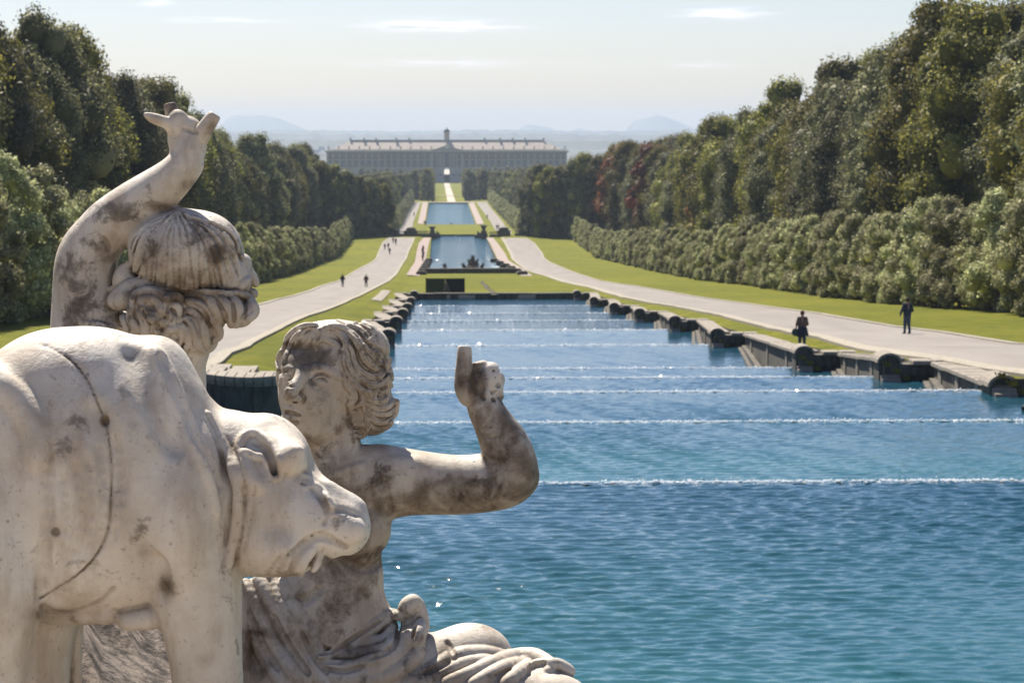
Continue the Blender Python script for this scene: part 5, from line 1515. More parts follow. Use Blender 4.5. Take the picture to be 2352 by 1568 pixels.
# ================================================================ the seated boy
def boy():
    c = Clay(5.15, 500, 1400, 715, 1640, -230, 170, 0.0023)
    z = lambda q: [(602.9 + a / 4.551, 712 + b / 4.551, r) for a, b, r in q]      # read off the enlarged head
    # ---- head
    c.ell((782, 852, 20), (112, 112, 118), 10)
    c.ell((716, 905, -18), (77, 104, 92), 14, rot=8)
    c.ell((712, 965, -22), (60, 58, 72), 14)
    c.ell((700, 838, -14), (52, 50, 74), 14)
    c.ell((742, 972, -10), (58, 46, 66), 16, rot=18)
    c.ell((676, 985, -48), (27, 25, 30), 12)
    c.ell((728, 925, -60), (38, 34, 34), 20)
    # neck
    c.limb([(752, 960, 14, 56), (752, 1030, 16, 53), (756, 1090, 20, 60)], 16)
    c.limb([(806, 990, 0, 20), (800, 1040, -14, 17), (778, 1092, -34, 12)], 14)
    # brow ridge and sockets
    c.knob(736, 880, (23, 15, 16), .05, 9, 'sub')
    c.knob(664, 868, (13, 13, 14), .05, 8, 'sub')
    c.lock([(697, 862, 7), (712, 850, 8), (738, 846, 8), (764, 856, 6), (785, 868, 3)], .28, 9)
    c.lock([(654, 848, 3.5), (664, 845, 4), (674, 850, 4)], .2, 8)
    # nose
    zn = c.hit(695, 865)
    c.limb([(695, 852, zn + 12, 11), (688, 872, zn - 2, 10), (677, 888, zn - 14, 10.5), (666, 901, zn - 26, 11)], 9)
    c.limb([(666, 903, zn - 25, 10), (673, 910, zn - 20, 10)], 5)
    c.limb([(680, 913, zn - 12, 9), (689, 914, zn - 3, 8)], 6)
    c.limb([(659, 910, zn - 18, 7.5), (665, 917, zn - 12, 7)], 5)
    c.knob(677, 922, (6.5, 3.6, 7), .4, 2, 'sub', rot=-10)
    c.groove([(692, 905, 2.4), (699, 914, 3), (696, 925, 2.4)], .5, 4)
    # mouth
    c.lock([(654, 939, 5), (662, 936, 6), (676, 942, 6.5), (690, 949, 4), (696, 953, 2)], .36, 4)
    c.lock([(652, 957, 6), (664, 960, 8), (678, 961, 7), (690, 957, 4)], .38, 5)
    c.groove([(654, 947, 3.2), (664, 946, 4.2), (678, 950, 4.4), (690, 954, 2.8)], .9, 1.5)
    c.groove([(656, 970, 3), (668, 973, 4), (682, 970, 3)], .3, 6)
    c.groove([(668, 924, 1.8), (666, 932, 2.2)], .3, 3)
    # eyes
    c.knob(736, 879, (16, 10.5, 12), .42, 2.5, rot=-4)
    c.knob(664, 867, (10, 10, 10), .38, 2.5)
    c.lock([(713, 879, 2.6), (722, 869, 3.6), (736, 865, 4), (748, 869, 3.8), (755, 881, 3)], .5, 1.6)
    c.lock([(716, 884, 2.4), (728, 890, 3), (742, 891, 3), (754, 885, 2.4)], .4, 1.6)
    c.groove([(719, 874, 1.4), (730, 868.5, 1.6), (743, 869, 1.6), (752, 877, 1.4)], .9, .6)
    c.groove([(714, 871, 1.8), (726, 861, 2.2), (742, 859, 2.2), (756, 867, 1.8)], .5, 2)
    c.lock([(653, 869, 2.2), (658, 859, 3), (667, 857, 3.2), (674, 864, 2.6)], .5, 1.6)
    c.lock([(655, 875, 2), (664, 878, 2.6), (672, 875, 2)], .4, 1.6)
    c.groove([(655, 866, 1.2), (661, 861, 1.5), (670, 863, 1.2)], .9, .6)
    c.groove([(656, 884, 2), (666, 887, 2.4), (676, 884, 2)], .3, 4)
    # ear
    c.lock(z([(990, 960, 4), (1060, 950, 5), (1120, 1000, 5.5), (1110, 1070, 5), (1050, 1120, 5), (980, 1160, 6), (930, 1160, 5)]), .55, 2)
    c.lock(z([(930, 1150, 7), (950, 1120, 8), (960, 1160, 7)]), .5, 3)
    c.knob(602.9 + 985 / 4.551, 712 + 1050 / 4.551, (9, 8, 10), .3, 2, 'sub')
    # ---- hair mass
    c.ell((850, 935, 30), (58, 66, 78), 10, rot=12)
    c.ell((826, 800, 20), (70, 58, 100), 14)
    c.ell((742, 772, 8), (86, 36, 90), 14, rot=8)
    c.ell((662, 830, 20), (24, 52, 50), 8, rot=-16)
    c.ell((648, 868, 30), (14, 30, 36), 6)
    c.ell((858, 880, 10), (40, 60, 70), 10)
    g = np.random.default_rng(2)
    HL = [
        [(610, 250, 6), (650, 200, 10), (740, 190, 11), (820, 250, 10), (880, 350, 9), (850, 460, 9), (850, 560, 9), (900, 690, 9), (980, 780, 8), (1040, 860, 8), (1040, 950, 8), (990, 990, 6)],
        [(620, 300, 5), (720, 330, 7), (790, 380, 7), (800, 460, 5)],
        [(700, 170, 6), (830, 190, 10), (950, 270, 11), (1030, 390, 11), (1080, 510, 10), (1160, 590, 9), (1240, 640, 8), (1230, 690, 5)],
        [(860, 330, 6), (920, 420, 9), (950, 540, 9), (1010, 630, 9), (1110, 690, 9), (1220, 690, 8), (1280, 640, 5)],
        [(880, 430, 5), (890, 560, 8), (950, 680, 8), (1040, 740, 8), (1090, 800, 7)],
        [(870, 680, 5), (880, 780, 8), (940, 840, 8), (960, 920, 8), (920, 980, 6)],
        [(900, 900, 5), (940, 950, 7), (900, 990, 5)],
        [(1040, 720, 6), (1100, 770, 9), (1190, 780, 9), (1280, 730, 8), (1310, 690, 5)],
        [(1010, 810, 6), (1080, 860, 9), (1110, 920, 9), (1180, 950, 9), (1280, 930, 9), (1350, 850, 8), (1370, 790, 6)],
        [(1060, 860, 5), (1120, 850, 7), (1130, 900, 6)],
        [(1080, 960, 6), (1180, 1010, 9), (1290, 1010, 9), (1370, 950, 8), (1395, 910, 6)],
        [(1130, 1050, 6), (1220, 1080, 8), (1320, 1070, 9), (1390, 1010, 8)],
        [(1120, 1100, 6), (1190, 1160, 9), (1290, 1160, 9), (1380, 1090, 8)],
        [(1110, 1160, 6), (1170, 1220, 9), (1260, 1230, 9), (1340, 1180, 8)],
        [(960, 1190, 5), (1050, 1180, 8), (1080, 1230, 8), (1020, 1270, 7), (950, 1270, 5)],
        [(1090, 1100, 5), (1100, 1190, 7), (1070, 1290, 7), (1010, 1300, 5)],
        [(960, 1290, 6), (1040, 1310, 8), (1060, 1390, 8), (1020, 1470, 7), (1000, 1540, 4)],
        [(940, 1330, 5), (980, 1400, 6), (950, 1480, 5)],
        # crown and right side
        [(960, 110, 7), (1060, 160, 9), (1130, 200, 9), (1150, 280, 7)],
        [(900, 160, 6), (1020, 220, 9), (1090, 300, 9), (1170, 340, 7)],
        [(1150, 290, 5), (1210, 330, 8), (1270, 390, 7)],
        [(1160, 350, 5), (1230, 390, 8), (1270, 450, 7), (1290, 520, 5)],
        [(1060, 370, 6), (1120, 460, 8), (1210, 540, 8), (1300, 560, 6)],
        [(1120, 420, 5), (1230, 480, 8), (1320, 560, 7)],
        [(1250, 560, 5), (1320, 620, 8), (1345, 720, 7)],
        [(1310, 700, 5), (1340, 790, 7), (1380, 830, 5)],
        [(1380, 880, 5), (1400, 960, 8), (1395, 1060, 7)],
        # left of the parting
        [(600, 220, 7), (520, 190, 10), (440, 220, 10), (390, 290, 9), (350, 350, 6)],
        [(560, 160, 6), (450, 170, 9), (350, 210, 9), (270, 290, 9), (240, 360, 6)],
        [(380, 230, 5), (320, 320, 8), (290, 400, 8), (250, 480, 7), (220, 560, 5)],
        [(250, 320, 6), (230, 400, 8), (190, 460, 7)],
        [(190, 430, 5), (170, 500, 8), (150, 530, 7)],
        [(150, 540, 5), (130, 590, 8), (170, 620, 6)],
        [(130, 640, 5), (120, 720, 8), (150, 800, 7), (170, 840, 4)],
        [(190, 660, 5), (200, 740, 6), (180, 800, 5)],
        [(540, 380, 4), (560, 330, 7), (600, 290, 8)],
    ]
    for k in range(15):
        f = k / 14; a0 = -1.9 + 2.5 * f
        pts = []
        for j in range(5):
            r_ = 30 + 21 * j; a_ = a0 + .16 * j + .1 * math.sin(j * 2 + k)
            pts.append((800 + r_ * math.cos(a_) * 1.02, 838 + r_ * math.sin(a_) * .98, (4, 6.5, 7.5, 7.5, 5)[j]))
        pts = [p for p in pts if c.hit(p[0], p[1]) is not None]
        if len(pts) > 2:
            c.lock(pts, .5, 1.2, 4)
            c.groove([(p[0] + 3, p[1] - 2, 1.6) for p in pts if c.hit(p[0] + 3, p[1] - 2) is not None], .8, 1)
    for q in ([(835, 742, 7), (858, 765, 9), (876, 792, 9), (886, 822, 7)], [(816, 744, 7), (842, 775, 9), (858, 805, 9), (868, 838, 7)], [(796, 742, 6), (826, 772, 9), (840, 808, 9), (848, 840, 6)], [(856, 752, 6), (876, 778, 8), (888, 806, 7)], [(776, 738, 6), (806, 752, 8), (830, 790, 8)]):
        q = [p for p in q if c.hit(p[0], p[1]) is not None]
        if len(q) > 1: c.lock(q, .52, 1.2, 4); c.groove([(a + 4, b - 3, 1.6) for a, b, r in q], .8, 1)
    for q in HL:
        q2 = [p for p in z(q) if c.hit(p[0], p[1]) is not None]
        if len(q2) > 1: c.lock(q2, .56, 1.2, 4)
    for q in HL:      # each lock is combed: two fine cuts along it
        if len(q) < 4: continue
        for off in (-.42, .42):
            pts = []
            for i, (a, b, r) in enumerate(q):
                j = min(i + 1, len(q) - 1); i0 = max(i - 1, 0)
                dx, dy = q[j][0] - q[i0][0], q[j][1] - q[i0][1]; L = math.hypot(dx, dy) or 1
                pts.append((a - dy / L * r * 4.551 * off, b + dx / L * r * 4.551 * off, 1.5))
            c.groove(z(pts), .75, 1.0)
    for q in ([(175, 640, 5), (180, 650, 6)], [(1090, 250, 6), (1110, 270, 6)], [(880, 1010, 3), (900, 1100, 4)], [(940, 1290, 4), (950, 1380, 4)], [(1200, 820, 4), (1290, 810, 5)], [(1110, 640, 3), (1230, 740, 3)],
              [(600, 200, 3), (590, 280, 4), (545, 370, 3)], [(830, 420, 3), (820, 520, 3), (850, 640, 3)]):
        c.groove(z(q), .8, 1.5)
    # ---- trunk
    c.ell((776, 1185, 20), (122, 128, 92), 20)
    c.ell((690, 1150, 30), (110, 90, 84), 26)
    c.limb([(760, 1090, 14, 64), (850, 1106, 10, 74), (880, 1108, 8, 76)], 22)
    c.ell((822, 1215, -26), (76, 74, 56), 20, rot=14)
    c.ell((710, 1225, -20), (80, 72, 60), 20)
    c.ell((775, 1330, 20), (106, 150, 80), 24)
    c.ell((790, 1440, 26), (118, 110, 88), 26)
    c.ell((700, 1440, 30), (90, 150, 80), 26)
    c.groove([(800, 1292, 5), (832, 1306, 7), (862, 1300, 6), (888, 1280, 4)], .4, 10)
    c.groove([(660, 1372, 6), (700, 1378, 8), (735, 1350, 6)], .3, 12)
    c.lock([(760, 1094, 4), (800, 1080, 6), (838, 1070, 6)], .16, 12)
    c.groove([(806, 1150, 4), (800, 1220, 5), (792, 1290, 4)], .2, 14)
    # ---- arm held out, forearm up
    c.limb([(866, 1106, 6, 77), (905, 1106, 4, 72), (960, 1108, -2, 66), (1020, 1112, -6, 62), (1080, 1112, -10, 60), (1140, 1104, -16, 60), (1172, 1092, -20, 58)], 16)
    c.limb([(1174, 1092, -20, 58), (1172, 1060, -24, 55), (1160, 1022, -30, 50), (1140, 984, -36, 42), (1122, 952, -40, 36), (1110, 926, -42, 34)], 12)
    c.ell((1212, 1098, -14), (22, 26, 30), 14)
    c.groove([(1112, 1052, 4), (1122, 1082, 5), (1136, 1112, 4)], .45, 6)
    c.groove([(896, 1180, 5), (890, 1140, 6), (878, 1100, 5)], .3, 10)
    c.knob(930, 1080, (44, 30, 20), .15, 20)
    # ---- hand: broken fist and raised thumb
    c.ell((1092, 888, -46), (38, 42, 30), 10)
    c.ell((1122, 878, -40), (34, 48, 30), 10, rot=-14)
    c.limb([(1106, 846, -36, 17), (1126, 852, -46, 17), (1140, 872, -40, 19), (1138, 890, -50, 17), (1142, 906, -40, 16), (1128, 922, -46, 15)], 3, sub=1)
    c.limb([(1090, 845, -40, 13), (1110, 840, -42, 13)], 4)
    c.limb([(1080, 906, -50, 28), (1070, 888, -54, 25), (1066, 868, -56, 20), (1066, 846, -56, 18.5), (1067, 800, -54, 15.5)], 4)
    c.ell((1067, 787, -54), (26, 8, 26), 1.5, rot=-4, op='sub')
    c.groove([(1092, 842, 4), (1096, 862, 7), (1104, 890, 7), (1112, 915, 5)], .7, 4)
    c.groove([(1054, 866, 1.6), (1062, 874, 2), (1076, 872, 2), (1084, 858, 1.6)], .6, 1.5)
    for u, v, r in ((1134, 851, 4.5), (1145, 885, 8), (1134, 917, 7)): c.knob(u, v, (r, r * .9, r * 1.4), .35, 2, 'sub')
    c.groove([(1116, 868, 2), (1128, 872, 3), (1134, 868, 2)], .5, 3); c.groove([(1118, 900, 2), (1130, 902, 3), (1140, 898, 2)], .5, 3)
    c.groove([(1096, 982, 1.8), (1120, 1006, 2), (1150, 1000, 1.8)], .4, 2)
    c.groove([(1088, 836, 3), (1086, 870, 5), (1094, 905, 5)], .9, 2)
    c.knob(1128, 872, (10, 14, 8), .4, 3); c.knob(1118, 905, (9, 12, 7), .35, 3); c.knob(1146, 862, (7, 8, 7), .3, 2)
    c.ell((1158, 842, -30), (14, 16, 40), 2, op='sub'); c.ell((1166, 900, -30), (10, 20, 40), 2, op='sub')
    # ---- dark knee beside the hound
    c.ell((528, 1450, -40), (48, 150, 60), 6)
    c.ell((532, 1560, -40), (46, 120, 60), 10)
    # ---- legs
    c.ell((1078, 1508, 30), (100, 78, 90), 14)
    c.ell((1000, 1530, 20), (130, 76, 90), 20)
    c.ell((900, 1560, 0), (170, 110, 110), 24)
    c.limb([(1000, 1640, -40, 96), (1100, 1620, -60, 92), (1200, 1630, -80, 84), (1290, 1640, -90, 74)], 20)
    c.ell((1290, 1590, -90), (70, 42, 60), 10, rot=-20)
    c.ell((1262, 1560, -60), (60, 30, 50), 8, rot=-18)
    # ---- drapery
    y = lambda q: [(516.8 + a / 2.731, 1292 + b / 2.731, r) for a, b, r in q]
    c.ell((620, 1450, 10), (86, 130, 60), 12, rot=22)
    c.ell((680, 1560, 0), (120, 80, 80), 16)
    c.groove([(716, 1474, 8), (760, 1500, 9), (830, 1470, 8), (885, 1430, 6)], .5, 10)
    DR = [
        [(340, 90, 9), (400, 210, 11), (480, 370, 13), (560, 520, 15), (610, 630, 16), (730, 715, 16), (870, 700, 16), (990, 630, 17), (1090, 560, 18), (1150, 480, 17), (1165, 400, 14), (1150, 340, 12), (1110, 320, 8)],
        [(1150, 480, 12), (1215, 420, 14), (1215, 340, 14), (1185, 270, 15), (1165, 255, 12)],
        [(1120, 330, 10), (1150, 280, 14), (1180, 250, 13)],
        [(1200, 520, 12), (1210, 450, 12), (1230, 380, 8)],
        [(590, 600, 8), (720, 580, 10), (860, 570, 10), (980, 550, 10), (1040, 510, 9), (1060, 450, 8)],
        [(690, 560, 8), (790, 500, 10), (890, 430, 11), (970, 370, 11), (1040, 330, 10), (1090, 330, 7)],
        [(800, 520, 8), (900, 500, 10), (1000, 480, 9), (1050, 400, 9)],
        [(210, 110, 9), (280, 230, 12), (370, 380, 14), (470, 560, 15), (580, 700, 14), (700, 790, 14)],
        [(130, 130, 8), (190, 290, 12), (270, 470, 14), (380, 620, 14), (500, 740, 12)],
        [(170, 330, 8), (210, 500, 12), (300, 660, 12), (360, 760, 10)],
        [(280, 90, 6), (340, 220, 8), (430, 400, 9), (520, 560, 8)],
        [(660, 640, 8), (800, 650, 10), (930, 610, 10), (1010, 580, 7)],
        [(900, 740, 10), (1050, 690, 12), (1180, 600, 12), (1220, 540, 8)],
        # over the near leg
        [(1150, 760, 12), (1300, 680, 14), (1440, 600, 14), (1560, 575, 13), (1680, 580, 12), (1800, 600, 8)],
        [(1220, 760, 10), (1380, 690, 12), (1520, 640, 13), (1640, 625, 12), (1700, 640, 8)],
        [(1400, 750, 10), (1560, 690, 12), (1680, 640, 13), (1800, 600, 14), (1920, 590, 14), (1990, 610, 12), (2040, 640, 10), (2030, 680, 8)],
        [(1560, 760, 10), (1680, 700, 12), (1790, 650, 12), (1900, 620, 10)],
        [(1760, 760, 10), (1850, 690, 12), (1910, 640, 10)],
        [(1950, 640, 9), (2080, 640, 10), (2160, 680, 9)],
    ]
    for q in DR: c.lock([(a, b, r * 1.55) for a, b, r in y(q)], .36, 4, 4)
    for q in ([(480, 440, 5), (560, 590, 6), (640, 690, 5)], [(300, 330, 6), (400, 520, 8), (520, 690, 7)], [(150, 300, 6), (230, 500, 8), (330, 660, 7)], [(600, 620, 7), (680, 610, 8), (720, 620, 6)], [(620, 660, 5), (740, 680, 6), (860, 650, 5)],
              [(900, 600, 4), (1010, 560, 6), (1070, 500, 6), (1090, 400, 5)], [(1180, 470, 4), (1190, 400, 5)], [(1390, 490, 5), (1420, 550, 7), (1440, 600, 6)], [(1250, 690, 5), (1340, 650, 8), (1400, 620, 6)], [(1900, 700, 6), (1930, 650, 8), (2000, 630, 6)], [(1700, 700, 5), (1780, 670, 6)],
              [(600, 570, 4), (700, 540, 5), (850, 440, 5), (1000, 350, 4)]):
        c.groove(y(q), .7, 4)
    st = [(850, 1000, 2000, 2000, 0.30), (740, 940, 90, 100, 0.50), (780, 1230, 130, 220, 0.89), (840, 860, 80, 120, 0.68), (1000, 1160, 170, 40, 1.50), (1180, 1100, 70, 90, 1.50), (1140, 1000, 60, 70, 1.50), (1060, 1130, 120, 40, 1.49), (1095, 880, 26, 60, 1.50), (1066, 850, 26, 60, 1.22), (1080, 1150, 120, 50, 1.28), (1170, 1090, 60, 90, 1.22), (1150, 1000, 60, 60, 1.15), (1115, 960, 40, 50, 1.08), (1095, 880, 22, 46, 1.28), (1066, 840, 24, 46, 1.15), (960, 1150, 80, 30, 1.08),
          (880, 1280, 60, 44, 1.08), (690, 1360, 60, 50, 0.61), (700, 1010, 60, 22, 0.74), (775, 985, 16, 16, 0.81), (870, 1000, 60, 40, 0.68), (840, 900, 70, 100, 0.47), (740, 1200, 120, 200, 0.30), (680, 1450, 120, 110, 0.68), (610, 1450, 80, 140, 0.74),
          (830, 1500, 90, 40, 0.74), (560, 1500, 60, 120, 0.74), (1020, 1500, 20, 40, 0.94), (1000, 1540, 60, 30, 0.81), (660, 955, 40, 60, 0.41), (735, 870, 70, 40, 0.41), (720, 935, 80, 60, 0.30), (870, 1110, 50, 60, 0.81), (920, 1200, 50, 20, 0.81), (1180, 1560, 120, 30, 0.47)]
    li = [(690, 826, 50, 36, .98), (700, 800, 50, 26, .9), (740, 830, 40, 40, .6), (870, 830, 50, 60, .45), (868, 1090, 26, 50, .5), (715, 880, 24, 14, .45), (872, 1262, 28, 30, .45), (840, 790, 60, 50, .35), (950, 1540, 50, 26, .5), (1090, 880, 16, 30, .5), (1066, 850, 16, 20, .4), (1110, 1110, 60, 40, .4)]
    base = c.C(850, 1660, 0) @ CMn.T
    t = thing('seated_boy_statue', 'stained marble boy with curly hair, parted lips and bare chest, forearm raised over the water', 'statue', tuple(base))
    bpy.context.view_layer.update()
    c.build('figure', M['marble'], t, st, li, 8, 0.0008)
    return c
BOY = boy()
# ================================================================ rock under the statues, terrace behind the viewer
def rock():
    n = 90; V = []; F = []
    g = np.random.default_rng(6)
    from mathutils import noise as mn
    cx_, cy_ = -0.75, 4.75
    rings = 46
    for j in range(rings + 1):
        f = j / rings
        z = -1.22 - 4.9 * max(f - .28, 0) / .72
        rad = 1.0 if f > .28 else f / .28
        for i in range(n):
            a = 2 * math.pi * i / n
            rx, ry = 1.75 * rad * (1 + .35 * max(f - .28, 0)), 1.35 * rad * (1 + .5 * max(f - .28, 0))
            x, y = cx_ + rx * math.cos(a), cy_ + ry * math.sin(a)
            p = Vector((x, y, z)); d = mn.fractal(p * 1.3, 1.0, 2.0, 5) * .34 + abs(mn.noise(p * 3.1)) * .16
            if f <= .28:
                zz = z + d * .32 - .55 * max(0, x - (-.95)) - .05; V.append((x, y, zz if x > -.9 else zz + .10))
            else: 
                V.append((x + math.cos(a) * d, y + math.sin(a) * d, z - .55 * max(0, x + .95) * (1 - f)))
    for j in range(rings):
        for i in range(n):
            k = (i + 1) % n
            F.append((j * n + i, (j + 1) * n + i, (j + 1) * n + k, j * n + k))
    o = obj('rock', mesh('rock', [(x - cx_, y - cy_, z + 5.6) for x, y, z in V], F, M['rock'], True), None, (cx_, cy_, -5.6))
    tag(o, 'rough brown rock under the marble group, seen between the legs of the hound', 'rock')
rock()
t = MB().box((8, -29, -3.9), (76, 63.0, 4.4)).build('terrace', M['terrace']); tag(t, kind='structure')
# ================================================================ people, fountain figures, screen round the far statue
class Vol(Clay):
    """the same clay in plain metres, x right, y ahead, z up"""
    def __init__(s, lo, hi, vox):
        s.d = 1; s.s = 1.0; s.h = vox; s.lo = np.array(lo, float)
        s.n = np.ceil((np.array(hi) - s.lo) / vox).astype(int) + 1
        s.F = np.full(s.n, 0.3, np.float32)
        s.ax = [(s.lo[i] + vox * np.arange(s.n[i])).astype(np.float32) for i in range(3)]
    def C(s, u, v, z=0.0): return np.array([u, v, z], float)
    def ell(s, c, r, k=.02, **kw):
        c = np.array(c, float); r = np.array(r, float)
        sl, g = s.box(c - r, c + r, k + s.h * 2)
        if sl is None: return
        q = [(g[i] - c[i]) for i in range(3)]
        k0 = np.sqrt(sum((q[i] / r[i]) ** 2 for i in range(3))); k1 = np.sqrt(sum((q[i] / r[i] ** 2) ** 2 for i in range(3))) + 1e-9
        s.mix(sl, (k0 * (k0 - 1) / k1).astype(np.float32), k, kw.get('op', 'add'))
    def limb(s, pts, k=.03, op='add', sub=2): Clay.limb(s, pts, k, op, sub)
    def mesh(s, name, mat):
        P_, Q = s.surface(); return mesh_np(name, P_, Q, mat, True)
def skel(stride=0.0, arms=(0.15, 0.15), bend=(0.1, 0.1), lean=0.0, h=1.75, w_=1.0):
    """joints of a walking figure facing +y"""
    k = h / 1.75; J = {}
    J['pel'] = (0, 0, .95 * k); J['che'] = (0, lean * .25, 1.30 * k); J['nec'] = (0, lean * .35, 1.50 * k); J['hea'] = (0, lean * .4 + .01, 1.64 * k)
    for s_, n, st, ar, be in ((-1, 'l', stride, arms[0], bend[0]), (1, 'r', -stride, arms[1], bend[1])):
        J['hip' + n] = (s_ * .09 * w_, 0, .92 * k); J['kne' + n] = (s_ * .10, st * .5 + .03, .50 * k); J['ank' + n] = (s_ * .10, st - .05 * (st < 0), .09 * k + .05 * (st < 0)); J['toe' + n] = (s_ * .12, st + .15, .04 * k)
        J['sho' + n] = (s_ * .18 * w_, lean * .33, 1.43 * k); J['elb' + n] = (s_ * (.25 + ar * .3) * w_, lean * .3 - st * .4 - .03, 1.15 * k); J['wri' + n] = (s_ * (.26 + ar * .6 - be * .8) * w_, lean * .3 - st * .7 + be, .92 * k + be * 1.2); J['han' + n] = (s_ * (.26 + ar * .6 - be * .9) * w_, lean * .3 - st * .75 + be * 1.1, .84 * k + be * 1.3)
    return J
def pt(J, n, r): return (*J[n], r)
def person(label, x, y, rz, h, shirt, trousers, hair, skin, J, vox=.022, extra=None, sleeves=True, skirt=None, group=None, long_hair=False, z=None):
    kk = h / 1.75; J = {n: tuple(c / kk for c in p) for n, p in J.items()}; h = 1.75; k = 1.0
    zz = gz(x, y) + .05 if z is None else z
    t = thing('person', label, 'person', (x, y, zz), rz, group); t.scale = (kk, kk, kk)
    lo, hi = (-.75, -.7, -.05), (.75, .75, h + .15)
    v = Vol(lo, hi, vox)
    v.ell((J['hea'][0], J['hea'][1], J['hea'][2]), (.075, .095, .115), .01)
    v.ell((J['hea'][0], J['hea'][1] + .085, J['hea'][2] - .015), (.018, .025, .03), .012)
    v.limb([pt(J, 'nec', .055), (J['hea'][0], J['hea'][1] - .01, J['hea'][2] - .06, .055)])
    v.limb([(*J['pel'], .13), (*J['che'], .135), (J['nec'][0], J['nec'][1], J['nec'][2] - .06, .08)])
    for n in 'lr':
        v.limb([pt(J, 'sho' + n, .05), pt(J, 'elb' + n, .042), pt(J, 'wri' + n, .030)], sub=1)
        v.limb([pt(J, 'wri' + n, .032), pt(J, 'han' + n, .036)], sub=1)
        v.limb([pt(J, 'hip' + n, .08), pt(J, 'kne' + n, .055), pt(J, 'ank' + n, .040)], sub=1)
        v.limb([pt(J, 'ank' + n, .045), pt(J, 'toe' + n, .035)], sub=1)
    obj('body', v.mesh('body', skin), t)
    v = Vol(lo, hi, vox)
    v.limb([(J['pel'][0] - .05, J['pel'][1], J['pel'][2] + .02, .145), (J['che'][0] - .06, *J['che'][1:], .135), (-.08, J['nec'][1], J['nec'][2] - .08, .09)]); v.limb([(J['pel'][0] + .05, J['pel'][1], J['pel'][2] + .02, .145), (J['che'][0] + .06, *J['che'][1:], .135), (.08, J['nec'][1], J['nec'][2] - .08, .09)])
    for n in 'lr':
        v.limb([pt(J, 'sho' + n, .075), pt(J, 'elb' + n, .062)] + ([pt(J, 'wri' + n, .048)] if sleeves else []), sub=1)
    obj('jacket' if sleeves else 'shirt', v.mesh('jacket', shirt), t)
    v = Vol(lo, hi, vox)
    v.ell((J['pel'][0], J['pel'][1], J['pel'][2] - .02), (.165, .135, .13))
    for n in 'lr': v.limb([pt(J, 'hip' + n, .105), pt(J, 'kne' + n, .075), (J['ank' + n][0], J['ank' + n][1], J['ank' + n][2] + .03, .060)], sub=1)
    obj('trousers', v.mesh('trousers', trousers), t)
    v = Vol(lo, hi, vox)
    for n in 'lr': v.limb([(J['ank' + n][0], J['ank' + n][1] - .02, J['ank' + n][2] - .02, .055), (J['toe' + n][0], J['toe' + n][1], max(J['toe' + n][2], .045), .045)], sub=1)
    obj('shoes', v.mesh('shoes', M['cloth_dark']), t)
    v = Vol(lo, hi, vox)
    v.ell((J['hea'][0], J['hea'][1] - .025, J['hea'][2] + .03), (.098, .105, .112), .02)
    if long_hair: v.ell((J['hea'][0], J['hea'][1] - .06, J['hea'][2] - .08), (.10, .07, .15), .03)
    obj('hair', v.mesh('hair', hair), t)
    if skirt:
        v = Vol(lo, hi, vox); v.limb([(0, J['pel'][1], J['pel'][2] + .05, .17), (0, J['pel'][1] - .02, J['pel'][2] - .18, .21)]); v.limb([(-.12, J['pel'][1] - .1, J['pel'][2], .1), (-.2, J['pel'][1] - .12, J['pel'][2] - .3, .06)]); v.limb([(.12, J['pel'][1] - .1, J['pel'][2], .1), (.24, J['pel'][1] - .1, J['pel'][2] - .28, .05)])
        obj('tied_jacket', v.mesh('tied_jacket', skirt), t)
    return t
def cloth(n, c): return simple(n, c, rough=.9, var=.2, scale=6)
M['cloth_dark'] = cloth('dark_cloth', (.018, .02, .026)); M['cloth_navy'] = cloth('navy_cloth', (.02, .03, .05)); M['denim'] = cloth('denim', (.035, .055, .09)); M['cloth_red'] = cloth('red_cloth', (.22, .03, .025))
M['cloth_brown'] = cloth('brown_cloth', (.12, .075, .055)); M['skin'] = cloth('skin', (.32, .19, .14)); M['hair'] = cloth('dark_hair', (.03, .018, .012)); M['grey_cloth'] = cloth('grey_cloth', (.10, .10, .10))
def at(u, v):
    g_ = ground(u, v); return g_.x, g_.y
x, y = at(2083, 770)
person('man in dark shirt and jeans standing on the right road near the hedge', x, y, R(15), 2.05, M['cloth_navy'], M['denim'], M['hair'], M['skin'], skel(.08, (.25, .12), (.05, .12), h=2.05, w_=1.15))
x, y = at(1842, 806)
person('woman with a bag and a jacket round her waist walking beside the basin wall', x, y, R(-4), 1.95, M['cloth_brown'], M['denim'], cloth('auburn_hair', (.10, .035, .015)), M['skin'], skel(.16, (.12, .05), (.02, .16), h=1.95), sleeves=False, skirt=M['cloth_navy'])
t = thing('shoulder_bag', 'dark green bag hanging at the left side of the walking woman', 'bag', (x - .36, y - .05, gz(x, y) + .95))
v = Vol((-.3, -.25, -.3), (.3, .25, .35), .022); v.ell((0, 0, 0), (.17, .12, .20)); obj('bag', v.mesh('bag', cloth('green_cloth', (.03, .06, .055))), t)
MB().tube([(0, 0, .15), (.12, 0, .45), (.34, 0, .52)], .018, 6).build('strap', M['cloth_dark'], t)
